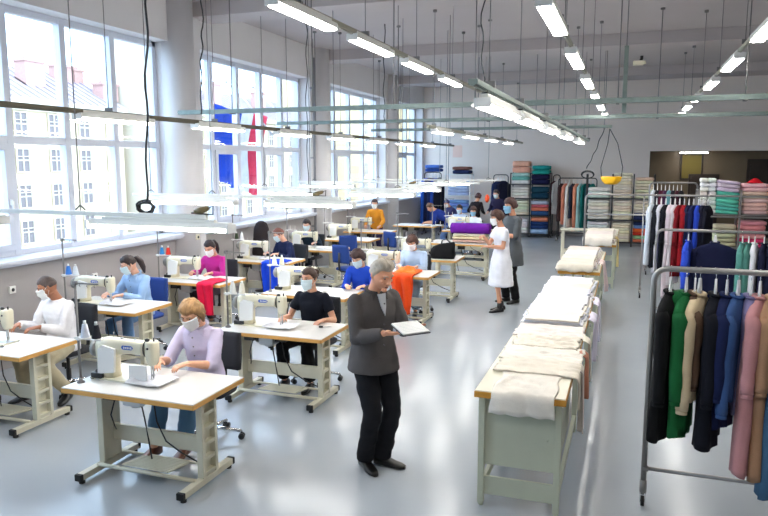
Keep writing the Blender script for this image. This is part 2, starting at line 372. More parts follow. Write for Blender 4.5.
# flags on poles outside the second window
def flag(label, ya, yb, cols, z1, L, slope):
    f = thing('flag', label, 'flag', (XL - .56, yb, 3.1))
    p = MB(); p.tube([(.04, 0, 0), (-.62, 0, z1 - 3.1 + .12), (-1.1, 0, z1 - 3.1 + .55)], .022, 10); p.ell((-1.12, 0, z1 - 3.1 + .57), (.04, .04, .04)); p.obj('flag_pole', m_steel, f)
    n = len(cols); W = yb - ya
    for k, cm in enumerate(cols):
        def fn(u, v, k=k):
            q = (k + u) / n
            return (-.84 + .06 * math.sin(q * 9 + v * 3) * (.3 + v) + .10 * q, -W + q * W * (1 + .12 * v) - slope * v + .05 * math.sin(v * 7 + q * 3), z1 - 3.1 - v * L - .16 * q * (1 - v) + .08 * math.sin(q * 5) * v)
        m = MB(); m.sheet(fn, 12, 20, .004); m.obj('cloth', cm, f)
    return f
fab_eu = fabric('flag_blue', (38, 76, 190)); fab_w = fabric('flag_white', (240, 240, 240)); fab_r = fabric('flag_red', (226, 50, 84))
flag('plain blue flag hanging outside the second window', 13.15, 14.1, [fab_eu], 3.75, 1.75, .38)
flag('white and red flag hanging outside the second window', 14.15, 15.3, [fab_w, fab_r], 3.75, 2.0, .55)
# ================= LAMPS, RAILS AND CABLES UNDER THE CEILING =================
m_tube = mat('fluorescent_diffuser', (1.0, 0.975, 0.92), 0.5, emit=TUBE_POWER)
m_housing = mat('lamp_housing', srgb(226, 226, 220), 0.4)
def lamp_meshes(L, wdt, refl):
    h = MB()
    if wdt < .125: h.box((L / 2, 0, .04), (L, wdt * .62, .05), b=.008); h.box((L / 2, 0, .07), (L * .8, wdt * .4, .03), b=.006)
    else: h.box((L / 2, 0, .035), (L, wdt, .05), b=.008); h.box((L / 2, 0, .075), (L * .9, wdt * .5, .04), b=.006)
    if refl:                                                # sloped side reflectors
        for s in (-1, 1): h.box((L / 2, s * (wdt / 2 + .012), .012), (L, .04, .006), rot=(s * -.7, 0, 0))
    hm = h.mesh('housing', m_housing)
    d = MB()
    if refl:
        for s in (-1, 1): d.cyl((.03, s * .035, -.008), (L - .03, s * .035, -.008), .016, 10)
    elif wdt < .125: d.box((L / 2, 0, .002), (L - .05, .085, .024), b=.010)
    else: d.box((L / 2, 0, -.006), (L - .06, wdt * .82, .03), b=.01)
    dm = d.mesh('tube_light', m_tube)
    e = MB(); e.box((0, 0, .02), (.02, wdt * 1.02, .07), b=.004); em = e.mesh('end_cap', m_whitep)
    return hm, dm, em
LM = {'s': lamp_meshes(1.25, .1255, False), 'r': lamp_meshes(1.25, .13, True), 'c': lamp_meshes(1.3, .12, False)}
def lamp(kind, loc, rz, label, group, xs=1.0):
    t = thing('ceiling_light', label, 'ceiling light', loc, rz, group)
    for nm, me, x in (('housing', LM[kind][0], 0), ('tube_light', LM[kind][1], 0), ('end_cap', LM[kind][2], 0), ('end_cap', LM[kind][2], 1.25 if kind != 'c' else 1.3)):
        o = bpy.data.objects.new(nm, me); C.objects.link(o); o.parent = t; o.location = (x, 0, 0)
    t.scale = (xs, 1, 1)
    return t
def topz(y):
    return 4.897 if any(a - .05 <= y <= b + .05 for a, b in ((4.9, 5.5), (10.3, 10.95), (15.65, 16.3), (21.1, 21.75))) else ZC - .003
def trunk(label, x, y0, y1, z, hang_y, mt=None, wdt=.06, name='light_trunking', hh=.05):
    t = thing(name, label, 'light trunking', (x, y0, z))
    m = MB(); m.box((0, (y1 - y0) / 2, 0), (wdt, y1 - y0, hh), b=.006); m.box((0, (y1 - y0) / 2, -hh / 2 - .004), (wdt * .4, y1 - y0, .01)); m.obj('channel', mt or m_trunk, t)
    for y in hang_y:
        r = MB(); tz = topz(y) - z; r.cyl((0, y - y0, hh / 2), (0, y - y0, tz), .0052, 6); r.cyl((0, y - y0, tz - .04), (0, y - y0, tz), .035, 10); r.box((0, y - y0, .04), (wdt + .03, .03, .05)); r.obj('suspension_rod', m_rod, t)
    return t
UP = PI / 2
trunk('pale trunking carrying the left overhead row of lamps towards the back', -2.9, -1, 14.5, 3.90, (.5, 4.2, 5.9, 7.6, 9.6, 11.7, 13.8))
for k, y in enumerate((5.4, 7.2, 9.05, 10.95)): lamp('s', (-2.9, y, 3.82), UP, 'slim batten lamp, %s from the camera in the row left of centre' % ('nearest' if k == 0 else FROMNEAR[k]), 'lamps of the row left of centre')
trunk('thin trunking carrying the middle row of lamps above the cutting tables', -.64, -1, 19.5, 3.70, (1.2, 3.6, 6.9, 9.4, 11.8, 14.2, 16.7), wdt=.04, hh=.04)
for k, y in enumerate((5.25, 7.6, 9.95, 12.3, 14.6, 17.0)): lamp('s', (-.64, y, 3.62), UP, 'lit twin tube lamp, %s from the camera in the high middle row' % ('nearest' if k == 0 else FROMNEAR[k]), 'lamps of the high middle row')
lamp('s', (-.64, 2.9, 3.62), UP, 'added unseen lamp of the high middle row, above the view', 'lamps of the high middle row'); lamp('s', (-.64, .5, 3.62), UP, 'added unseen lamp of the high middle row behind the camera', 'lamps of the high middle row'); lamp('s', (1.13, 4.3, 3.70), UP, 'added unseen lamp of the right row above the view', 'lamps of the right hand row'); lamp('s', (1.13, 1.0, 3.70), UP, 'added unseen lamp of the right row behind the camera', 'lamps of the right hand row'); lamp('s', (-2.9, 2.8, 3.82), UP, 'added unseen lamp of the left of centre row above the view', 'lamps of the row left of centre'); lamp('s', (-2.9, .4, 3.82), UP, 'added unseen lamp of the left of centre row behind the camera', 'lamps of the row left of centre')  # lamps out of view, added to brighten the near end of the room
trunk('thin trunking carrying the right row of lamps over the clothes racks', 1.13, -1, 19.5, 3.78, (1.2, 3.6, 8.8, 11.2, 13.8, 16.2, 18.8), wdt=.04, hh=.04)
for k, y in enumerate((6.75, 9.15, 11.6, 14.1, 16.5, 18.6)): lamp('s', (1.13, y, 3.70), UP, 'lit lamp, %s from the camera in the right hand row' % ('nearest' if k == 0 else FROMNEAR[k]), 'lamps of the right hand row')
trunk('grey metal channel low above the white cutting tables', -1.09, 5.0, 19.5, 3.07, (5.6, 7.2, 9.4, 12.0, 14.6, 17.4, 19.2), m_galv, .07, 'cable_channel', .04)
for k, y in enumerate((5.35, 7.2, 9.3, 11.9, 15.3)):
    t = lamp('r', (-1.09, y, 2.93), UP, 'bright lamp with wide reflector, %s in the low row over the cutting tables' % ('nearest' if k == 0 else FROMNEAR[k]), 'reflector lamps over the cutting tables', 1.22)
    for bx in (.1, 1.1): b = MB(); b.tube([(bx, 0, .08), (bx, 0, .13)], .018, 8); b.ell((bx + .02, .01, .10), (.035, .03, .02)); b.obj('bracket', m_black, t)
trunk('long rusty trunking running along the windows above the left tables', -5.75, 3.0, 23.5, 3.06, (4.6, 6.7, 8.9, 11.2, 13.6, 16.0, 18.4, 20.8, 23.0), mat('worn_brown_channel', srgb(92, 86, 70), 0.5, var=.2, vscale=5, metal=.3))
for k, y in enumerate((6.2, 8.4, 10.8, 13.0, 15.2, 17.4, 19.6)): lamp('s', (-5.75, y, 2.98), UP, 'unlit looking slim lamp, %s in the row along the windows' % ('nearest' if k == 0 else FROMNEAR[k]), 'lamps along the windows')
trunk('short trunking with four lamps near the back wall', -3.35, 11.8, 23.0, 3.12, (12.2, 14.4, 16.8, 19.2, 21.8), wdt=.05)
for k, y in enumerate((12.2, 14.6, 17.0, 19.6)): lamp('s', (-3.35, y, 3.04), UP, 'pale lamp, %s in the row nearest the back wall' % ('nearest' if k == 0 else FROMNEAR[k]), 'lamps near the back wall')
lamp('s', (1.5, YB + .75, 2.93 - .12), 0, 'lamp inside the dark brown alcove in the back wall', 'lamps of the alcove', .7)
# cross trays
def tray(label, x0, x1, y, z, hang):
    t = thing('cable_tray', label, 'cable tray', (x0, y, z)); L = x1 - x0
    m = MB(); m.box((L / 2, 0, -.03), (L, .1, .006)); m.box((L / 2, -.05, 0), (L, .006, .065)); m.box((L / 2, .05, 0), (L, .006, .065))
    x = .1
    while x < L: m.box((x, -.0545, .005), (.12, .004, .02)); x += .25
    m.cyl((0, -.02, -.01), (L, -.02, -.01), .014, 6); m.cyl((0, .02, -.012), (L, .02, -.012), .012, 6)
    m.obj('tray', m_galv, t)
    for x in hang:
        r = MB(); tz = topz(y) - z; r.cyl((x - x0, 0, -.03), (x - x0, 0, tz), .008, 6); r.box((x - x0, 0, -.04), (.04, .14, .015)); r.cyl((x - x0, 0, tz - .03), (x - x0, 0, tz), .04, 10); r.obj('suspension_rod', m_rod, t)
tray('grey cable tray crossing the hall over the sewing tables, nearest of three', XL + .02, XR - .02, 9.8, 3.3, (-6, -4.6, -3.3, -2.1, -.2, 1.3, 2.8))
tray('grey cable tray crossing the hall, middle of three', XL + .02, XR - .02, 13.35, 3.31, (-6.2, -4.4, -2.6, -1.3, .4, 2.2))
tray('short cable tray ending over the yellow bowl, farthest of three', -6.4, -.45, 17.2, 3.32, (-5.6, -3.6, -2.2, -.62))
t = thing('hanging_post', 'upright perforated strut hanging below the ceiling with a small camera', 'post', (-.12, 9.92, 3.2))
m = MB(); m.box((0, 0, .38), (.055, .04, .86), b=.004)
for k in range(13): m.box((0, -.021, .03 + k * .06), (.02, .004, .03))
m.obj('strut', m_galv, t); m = MB(); m.cyl((0, 0, .8), (0, 0, ZC - 3.204), .008, 6); m.obj('suspension_rod', m_rod, t)
t = thing('security_camera', 'small pale camera box on the hanging strut', 'camera', (-.03, 9.9, 3.78))
m = MB(); m.box((.06, 0, 0), (.13, .07, .06), b=.01); m.cyl((.12, 0, 0), (.15, 0, .01), .022, 10); m.obj('body', m_cream, t)
m = MB(); m.tube([(.09, 0, .03), (.1, .01, .06), (.1, 0, .09)], .02, 8); m.obj('bracket', m_black, t)
# low rails and the lamps over the sewing tables
def low_rail(label, x0, x1, y, z, hang):
    t = thing('lamp_rail', label, 'lamp rail', (x0, y, z))
    m = MB(); m.box(((x1 - x0) / 2, 0, 0), (x1 - x0, .035, .035), b=.006); m.obj('rail', m_housing, t)
    for x in hang:
        r = MB(); r.cyl((x - x0, 0, .02), (x - x0, 0, topz(y) - z), .005, 6); r.tube([(x - x0 - .05, 0, .03), (x - x0, 0, .07), (x - x0 + .05, 0, .03)], .008, 6); r.obj('suspension_rod', m_rod, t)
low_rail('white lamp rail over the nearest sewing tables beside the window', -7.0, -3.15, 4.72, 2.07, (-6.4, -5.45, -4.4))
low_rail('white lamp rail behind the nearest one, level with the second column', -6.35, -3.3, 7.78, 2.07, (-6.05, -5.1, -3.7))
low_rail('white lamp rail over the middle sewing tables', -6.3, -3.2, 10.6, 2.07, (-5.9, -4.6, -3.5))
low_rail('white lamp rail over the far sewing tables', -7.0, -2.9, 14.1, 2.07, (-6.6, -5.2, -3.6))
low_rail('farthest white lamp rail, in front of the blue cloth rack', -6.4, -2.9, 16.6, 2.07, (-6.0, -4.4, -3.2))
for (x0, y, ln, lb) in ((-6.62, 4.72, 1.35, 'lit lamp hanging over the far left sewing table beside the first window'), (-4.28, 4.70, 1.36, 'long lit lamp hanging directly over the nearest sewing table'),
                        (-6.02, 7.75, 1.28, 'lit lamp hanging above the woman in magenta'), (-4.33, 7.8, 1.2, 'lit lamp hanging over the woman in the black top'),
                        (-5.95, 10.6, 1.05, 'lit lamp beside the white curtain flag window, over the blue draped table'), (-4.3, 10.55, 1.1, 'lit lamp hanging over the worker in light blue at the orange cloth'),
                        (-6.95, 14.1, 1.3, 'farther lit lamp near the third window'), (-4.05, 12.7, .7, 'short lit lamp with a cable, above the dark blue worker'), (-4.55, 16.6, .9, 'short lit lamp in front of the stacked blue folds')):
    lamp('c', (x0, y, 1.965), 0, lb, 'lamps hanging over the sewing tables', ln / 1.3)
low2 = thing('lamp_rail', 'short lamp rail carrying the cabled lamp above the dark blue worker', 'lamp rail', (-4.2, 12.7, 2.07)); m = MB(); m.box((.55, 0, 0), (1.2, .04, .04), b=.005); m.obj('rail', m_housing, low2)
for x in (.1, 1.0): r = MB(); r.cyl((x, 0, .02), (x, 0, ZC - 2.074), .0065, 6); r.obj('suspension_rod', m_rod, low2)
# hanging cables
def cable(label, pts, r=.009, m_=None, ring=None, nm='hanging_cable'):
    m = MB(); pp = []
    P = [Vector(p) for p in pts]
    for i in range(len(P) - 1):
        for k in range(8):
            t = k / 8; q = P[i].lerp(P[i + 1], t); pp.append(q + Vector((.012 * math.sin(i * 3 + t * 9), .01 * math.cos(i * 2 + t * 7), 0)))
    pp.append(P[-1]); m.tube(pp, r, 6)
    if ring:
        c, rr = Vector(ring[0]), ring[1]
        for q in range(3): m.tube([c + Vector((rr * math.cos(a / 16 * 2 * PI) * (1 + .06 * q), .02 * math.sin(q * 2 + a), rr * .62 * math.sin(a / 16 * 2 * PI) * (1 + .05 * q) + .008 * q)) for a in range(17)], r, 6)
    return tag(m.obj(nm, m_ or m_black), label, 'cable')
cable('black cable hanging down in front of the first window to a coiled loop', [(-4.31, 5.6, ZC), (-4.29, 5.6, 4.2), (-4.36, 5.6, 3.2), (-4.40, 5.6, 2.12)], .011, ring=((-4.41, 5.58, 2.06), .085))
cable('black wavy cable dropping beside the first pillar to the rusty trunking', [(-5.52, 8.3, ZC), (-5.50, 8.3, 4.3), (-5.55, 8.3, 3.8), (-5.57, 8.3, 3.15)], .01)
cable('black cable dropping from the ceiling to the thin middle trunking', [(-.6, 4.2, ZC), (-.62, 4.2, 4.5), (-.58, 4.2, 4.0), (-.66, 4.2, 3.72)], .008)
cable('thin cable falling beside the nearest reflector lamp', [(-1.16, 5.7, ZC), (-1.10, 5.7, 4.2), (-1.18, 5.7, 3.6), (-1.15, 5.7, 3.1)], .006)
cable('long thin cable crossing the second window', [(-4.9, 10.2, ZC), (-4.87, 10.2, 4.4), (-4.9, 10.2, 3.4), (-4.88, 10.2, 2.1)], .007)
cable('thin cable hanging in front of the third window', [(-4.6, 13.1, ZC), (-4.62, 13.1, 4), (-4.6, 13.1, 3.3)], .009)
# ================= SEWING TABLES =================
def table_mesh_parts():
    t = thing('sewing_table', '-', 'sewing table')
    m = MB(); m.box((0, 0, .7665), (1.2, .70, .007), 0, b=.003); m.box((0, 0, .745), (1.206, .706, .036), 1, b=.004)
    m.obj('tabletop', [m_lam, m_wood], t)
    for s in (-1, 1):
        m = MB(); x = s * .47; sy = .17
        for y in (-sy / 2, sy / 2): m.box((x, y, .4), (.055, .035, .66), b=.006)
        for z in (.1, .22, .34, .46, .58, .70): m.box((x, 0, z), (.045, sy - .02, .03), b=.004)
        m.box((x - s * .024, 0, .4), (.004, sy - .03, .6)); m.box((x, 0, .722), (.09, .42, .014), b=.004)
        lg = m.obj('leg', m_beige, t)
        m = MB(); m.box((x, -.02, .055), (.06, .66, .05), b=.006)
        ft = m.obj('foot', m_beige, lg)
        for y in (-.36, .32):
            m = MB(); m.box((x, y, .055), (.064, .03, .054), b=.006); m.cyl((x, y + (.03 if y < 0 else -.03), 0), (x, y + (.03 if y < 0 else -.03), .03), .024, 10); m.obj('rubber_pad', m_rubber, lg)
    m = MB(); m.box((0, .02, .30), (.9, .012, .13), b=.004); m.box((0, .03, .36), (.9, .03, .012)); m.box((0, .03, .24), (.9, .03, .012)); m.obj('stretcher', m_beige, t)
    m = MB(); m.cyl((-.46, -.16, .085), (.46, -.16, .085), .016, 10); m.cyl((-.46, .12, .085), (.46, .12, .085), .012, 10); m.obj('crossbar', m_beige, t)
    m = MB(); M = Matrix.Translation((.0, -.02, .10)) @ Matrix.Rotation(-.14, 4, 'X')
    m.box((0, 0, 0), (.44, .30, .012), b=.005, M=M)
    for k in range(9): m.box((0, -.13 + k * .032, .009), (.40, .010, .006), M=M)
    m.obj('pedal', m_beige, t)
    m = MB(); m.box((-.16, -.02, .64), (.17, .15, .12), 1, b=.012); m.cyl((-.16, -.02, .56), (-.16, -.02, .60), .05, 14, 1); m.cyl((-.30, -.02, .64), (-.24, -.02, .64), .055, 16, 0); m.box((-.02, .0, .66), (.14, .11, .09), 0, b=.01)
    m.box((-.33, -.1, .67), (.12, .10, .08), 0, b=.008); m.obj('motor', [m_black, m_steel], t)
    m = MB()
    for p in ([(-.30, -.1, .66), (-.34, -.12, .50), (-.36, -.06, .38), (-.40, 0, .33)], [(-.02, 0, .62), (.02, -.02, .45), (.1, -.02, .30), (.25, -.02, .22), (.42, -.02, .16)], [(-.14, .0, .58), (-.12, .02, .4), (-.06, 0, .12)]):
        q = [];P = [Vector(a) for a in p]
        for i in range(len(P) - 1):
            for k in range(4): q.append(P[i].lerp(P[i + 1], k / 4))
        q.append(P[-1]); m.tube(q, .006, 6)
    m.obj('cable', m_black, t)
    return t
tbl0 = table_mesh_parts()
def machine0():
    t = thing('sewing_machine', '-', 'sewing machine')
    m = MB()
    m.box((.0, 0, .006), (.50, .17, .012), 0, b=.004)
    def sec(x, zc, hy, hz, n=16, p=3.2):
        r = []
        for k in range(n):
            a = 2 * PI * k / n; c, s = math.cos(a), math.sin(a)
            r.append((x, hy * math.copysign(abs(c) ** (2 / p), c), zc + hz * math.copysign(abs(s) ** (2 / p), s)))
        return r
    m.loft([sec(-.235, .19, .035, .05), sec(-.225, .20, .052, .075), sec(-.17, .205, .058, .088), sec(-.10, .215, .056, .080), sec(-.04, .235, .050, .056), (sec(.06, .24, .046, .050)), sec(.15, .24, .046, .05), sec(.178, .236, .048, .056)], 0)
    def secz(z, xc, hx, hy, n=16, p=3.2):
        r = []
        for k in range(n):
            a = 2 * PI * k / n; c, s = math.cos(a), math.sin(a)
            r.append((xc + hx * math.copysign(abs(c) ** (2 / p), c), hy * math.copysign(abs(s) ** (2 / p), s), z))
        return r
    m.loft([secz(.01, -.16, .085, .066), secz(.06, -.155, .075, .062), secz(.14, -.155, .078, .060), secz(.24, -.16, .07, .056)], 0)
    m.loft([secz(.125, .225, .024, .030), secz(.15, .225, .036, .040), secz(.20, .222, .042, .046), secz(.28, .222, .042, .047), secz(.295, .222, .034, .04)], 0)
    m.obj('body', m_cream, t)
    m = MB(); M = Matrix.Translation((-.125, -.064, .15)) 
    m.add([(x, y, z) for (x, z) in ((-.07, -.11), (.07, -.09), (.085, .08), (-.02, .10), (-.06, .07)) for y in (-.012, .008)],
          [(0, 2, 4, 6, 8), (9, 7, 5, 3, 1), (0, 1, 3, 2), (2, 3, 5, 4), (4, 5, 7, 6), (6, 7, 9, 8), (8, 9, 1, 0)], M=M)
    for a, b_ in ((-.05, -.08), (.055, -.07), (.06, .06), (-.03, .07)): m.cyl((a - .125, -.078, b_ + .15), (a - .125, -.07, b_ + .15), .006, 8)
    m.obj('cover_panel', m_whitep, t)
    m = MB(); m.cyl((-.27, 0, .205), (-.235, 0, .205), .062, 20); m.cyl((-.285, 0, .205), (-.27, 0, .205), .045, 20); m.obj('handwheel', mat('grey_plastic', srgb(150, 148, 144), .4), t)
    m = MB(); m.box((-.2, -.055, .022), (.10, .06, .045), b=.01); m.cyl((-.2, -.07, .05), (-.2, -.05, .055), .02, 10); m.obj('oil_pump_base', m_black, t)
    m = MB(); m.tube([(.183, .049 * math.cos(a * PI / 8), .238 + .062 * math.sin(a * PI / 8)) for a in range(17)], .004, 6); m.cyl((.22, -.052, .25), (.22, -.046, .25), .008, 8); m.ell((.2, -.02, .305), (.02, .016, .012), 8, 6); m.cyl((.24, 0, .29), (.24, 0, .32), .006, 8); m.obj('black_trim', m_black, t)
    m = MB(); m.cyl((.225, 0, .03), (.225, 0, .13), .006, 8); m.cyl((.225, 0, .004), (.225, 0, .035), .0018, 6); m.box((.212, .0, .018), (.02, .03, .006), b=.002); m.cyl((.207, 0, .018), (.207, 0, .13), .004, 8); m.box((.225, 0, .05), (.018, .016, .018), b=.003); m.obj('needle_bar', m_steel, t)
    m = MB(); m.box((.20, 0, .0135), (.10, .07, .004)); m.obj('throat_plate', m_steel, t)
    m = MB(); m.prism([(-.045, -.014), (.03, -.014), (.045, 0), (.03, .014), (-.045, .014), (-.055, 0)], 0, .004, 0, M=Matrix.Translation((.055, -.048, .243)) @ Matrix.Rotation(PI / 2, 4, 'X'))
    for k in range(5): m.box((.025 + k * .015, -.0535, .243), (.009, .002, .012 if k % 2 else .015), 1)
    m.obj('badge', [m_blue, m_whitep], t)
    m = MB(); m.cyl((-.03, 0, .29), (-.03, 0, .30), .012, 10); m.cyl((.08, 0, .288), (.08, 0, .296), .010, 10); m.cyl((-.1, 0, .29), (-.1, 0, .335), .003, 6); m.obj('thread_guide', m_steel, t)
    return t
mac0 = machine0()
def stand0():
    t = thing('thread_stand', '-', 'thread stand')
    m = MB(); m.cyl((0, 0, 0), (0, 0, .80), .0095, 10); m.lathe([(.03, 0), (.03, .008), (.014, .02), (.012, .04)]); m.obj('pole', m_rod, t)
    m = MB(); m.box((.10, 0, .80), (.24, .012, .01)); m.box((0, 0, .80), (.03, .03, .03), b=.004)
    for x in (.06, .13, .20): m.tube([(x, -.012, .80), (x, -.02, .785), (x, -.012, .775)], .003, 5)
    m.obj('thread_arm', m_rod, t)
    m = MB(); m.box((.09, 0, .36), (.26, .014, .012)); m.box((0, 0, .36), (.032, .032, .03), b=.004)
    for x in (.07, .18): m.lathe([(.001, 0), (.045, .002), (.045, .006), (.012, .008)], (x, 0, .366)); m.cyl((x, 0, .36), (x, 0, .46), .004, 8)
    m.obj('spool_tray', m_whitep, t)
    return t
std0 = stand0()
def cone_obj(loc, cm, label, tilt=0):
    m = MB(); m.lathe([(.034, 0), (.036, .004), (.034, .02), (.020, .10), (.018, .105)], seg=18, mat=0); m.lathe([(.013, .10), (.011, .125), (.012, .13)], seg=14, mat=1)
    o = m.obj('thread_cone', [cm, m_whitep]); o.location = loc; o.rotation_euler = (tilt, 0, 0); return tag(o, label, 'thread cone', 'thread cones on the stands')
used = {'t': False, 'm': False, 's': False, 'c': False}
def first(key, root, loc, rz, label, group):
    if not used[key]:
        used[key] = True; root.location = loc; root.rotation_euler = (0, 0, rz); root['label'] = label; root['group'] = group; return root
    return dup(root, loc, rz, label, group)
def station(xc, y0, who, mdx=-.26, stand=True, machine=True, w=1.0):
    yc = y0 + .355
    t = first('t', tbl0, (xc, yc, 0), 0, 'white topped sewing table with beech edge, %s' % who, 'sewing tables')
    if w != 1.0: t.scale = (w, 1, 1)
    if machine: first('m', mac0, (xc + mdx, yc + .0, .77), 0, 'cream sewing machine with blue badge, %s' % who, 'sewing machines').scale = (1.13,) * 3
    if stand: first('s', std0, (xc - .545 * w, yc - .2, .77), 0, 'thin metal thread stand, %s' % who, 'thread stands')
    return t
# ---- office chair ----
def chair0(m_up):
    t = thing('office_chair', '-', 'office chair')
    m = MB()
    for k in range(5):
        a = 2 * PI * k / 5 + .3; m.tube([(.03 * math.cos(a), .03 * math.sin(a), .11), (.28 * math.cos(a), .28 * math.sin(a), .075)], [.022, .014], 8)
    m.cyl((0, 0, .08), (0, 0, .14), .035, 14); m.obj('star_base', m_chrome, t)
    for k in range(5):
        a = 2 * PI * k / 5 + .3; x, y = .28 * math.cos(a), .28 * math.sin(a); dx, dy = -math.sin(a) * .018, math.cos(a) * .018
        m = MB()
        for s in (-1, 1): m.cyl((x + dx * s * .5, y + dy * s * .5, .028), (x + dx * s * 1.5, y + dy * s * 1.5, .028), .028, 12)
        m.cyl((x, y, .03), (x, y, .075), .008, 6); m.obj('caster', m_black, t)
    m = MB(); m.cyl((0, 0, .12), (0, 0, .42), .018, 10); m.cyl((0, 0, .12), (0, 0, .26), .026, 12); m.box((0, .02, .42), (.2, .22, .03), b=.008); m.obj('gas_lift', m_black, t)
    m = MB(); m.loft([[(hx * math.copysign(abs(math.cos(a)) ** .6, math.cos(a)), hy * math.copysign(abs(math.sin(a)) ** .6, math.sin(a)), z) for a in [2 * PI * k / 24 for k in range(24)]] for (hx, hy, z) in ((.18, .17, .435), (.22, .21, .445), (.225, .215, .475), (.20, .19, .49), (.1, .1, .494))]); m.obj('seat', m_up, t)
    def bk(u, v):
        x = (u - .5) * .40 * (1 - .12 * abs(v - .4)); return (x, .235 + .03 * v - .5 * x * x, .60 + v * .34)
    m = MB(); m.sheet(bk, 8, 8, .05); m.obj('backrest', m_up, t)
    m = MB(); m.tube([(0, .08, .43), (0, .22, .43), (0, .275, .47), (0, .29, .62), (0, .29, .80)], .014, 8, sy=1.8); m.obj('back_bar', m_black, t)
    return t
m_chb = mat('black_seat_fabric', (.018, .019, .024), .9); m_chbl = mat('blue_seat_fabric', srgb(30, 60, 128), .9)
ch_black = chair0(m_chb); ch_blue = chair0(m_chbl); cused = [False, False]
def chair(x, y, rz, label, blue=False, z=0):
    k = 1 if blue else 0; root = ch_blue if blue else ch_black
    if not cused[k]:
        cused[k] = True; root.location = (x, y, z); root.rotation_euler = (0, 0, rz); root['label'] = label; root['group'] = 'office chairs'; return root
    return dup(root, (x, y, z), rz, label, 'office chairs')
# column B (right of the two), from the camera backwards
station(-3.49, 4.07, 'in front of the woman in the lilac shirt')
station(-3.40, 6.08, 'in front of the woman in the black top')
station(-3.97, 8.05, 'before the woman in royal blue')
station(-3.42, 10.02, 'by the orange cloth')
station(-3.45, 11.92, 'with the black bag', machine=True)
station(-3.40, 14.45, 'carrying the purple and cream fabric bolts', machine=False, w=1.15)
# column A (by the windows)
station(-5.68, 4.60, 'before the grey haired worker in white', mdx=-.15)
station(-5.93, 6.46, 'before the woman in the light blue shirt', mdx=-.28)
station(-6.03, 8.40, 'in front of the woman in magenta', mdx=-.26)
station(-6.10, 10.60, 'with the blue cloth hanging off it')
station(-5.98, 12.45, 'behind the blue cloth', machine=True)
station(-5.98, 14.3, 'beyond the dark teal worker')
station(-6.2, 16.2, 'before the worker in mustard')
station(-5.55, 18.2, 'under the papers of the dark blue worker', machine=False, stand=False)
station(-3.9, 17.25, 'before the far worker in white')
station(-4.2, 18.35, 'before the far worker in the pale blue gown', machine=False, stand=False)
# ================= PEOPLE =================
def finish_blob(mb, name, mats, voxel, smooth_it=4, fold=None):
    """union of overlapping closed pieces -> one continuous skin; fold(v) -> offset along the normal"""
    me = mb.mesh(name, mats if isinstance(mats, (list, tuple)) else [mats])
    o = bpy.data.objects.new('tmp', me); C.objects.link(o)
    r = o.modifiers.new('r', 'REMESH'); r.mode = 'VOXEL'; r.voxel_size = voxel; r.use_smooth_shade = True
    s = o.modifiers.new('s', 'SMOOTH'); s.factor = 0.5; s.iterations = smooth_it
    dg = bpy.context.evaluated_depsgraph_get(); dg.update()
    nm = bpy.data.meshes.new_from_object(o.evaluated_get(dg)); nm.name = name
    bpy.data.objects.remove(o); bpy.data.meshes.remove(me)
    if fold:
        nor = [v.normal.copy() for v in nm.vertices]
        for v, n in zip(nm.vertices, nor): v.co = v.co + n * fold(v.co)
        nm.update()
    nm.materials.clear()
    for m in (mats if isinstance(mats, (list, tuple)) else [mats]): nm.materials.append(m)
    return nm
def link(me, name, parent):
    o = bpy.data.objects.new(name, me); C.objects.link(o); o.parent = parent; return o
SKIN = {}
def skin(tone):
    return mat('skin_%d_%d_%d' % tone, srgb(*tone), 0.5, var=0.05, vscale=14, spec=.35)
def ik(a, c, l1, l2, pole):
    """elbow / knee position between a and c"""
    a, c = Vector(a), Vector(c); d = c - a; L = min(d.length, (l1 + l2) * .999); dn = d.normalized(); c = a + dn * L
    x = (l1 * l1 - l2 * l2 + L * L) / (2 * L); h = math.sqrt(max(l1 * l1 - x * x, 0)); p = Vector(pole); p = p - dn * p.dot(dn)
    return a + dn * x + p.normalized() * h, c
def cap(mb, p0, p1, r0, r1, mat=0, n=10):
    p0, p1 = Vector(p0), Vector(p1); mb.tube([p0, p1], [r0, r1], n, mat); mb.ell(p0, (r0,) * 3, n, 6, mat); mb.ell(p1, (r1,) * 3, n, 6, mat)
def ering(c, rx, ry, tilt=0.0, n=20, p=2.4, yaw=0.0):
    r = []
    for k in range(n):
        a = 2 * PI * k / n; q = Vector((rx * math.copysign(abs(math.cos(a)) ** (2 / p), math.cos(a)), ry * math.copysign(abs(math.sin(a)) ** (2 / p), math.sin(a)), 0))
        q = Matrix.Rotation(yaw, 3, 'Z') @ (Matrix.Rotation(tilt, 3, 'X') @ q); r.append(Vector(c) + q)
    return r
HA, HB, HC = .074, .094, .116
def head_pt(d):
    x, y, z = HA * d.x, HB * d.y, HC * d.z; q = z / HC
    if q < 0: x *= 1 - .30 * (-q) ** 1.6; y *= (1 - .38 * (-q)) if y > 0 else 1 - .05 * (-q)
    if q < 0 and y < 0: y -= .006 * math.exp(-((q + .75) / .25) ** 2) * (-d.y)
    for s in (-1, 1):
        if y < 0: y += .010 * math.exp(-((x - s * .031) / .017) ** 2 - ((z - .012) / .014) ** 2)
    return Vector((x, y, z))
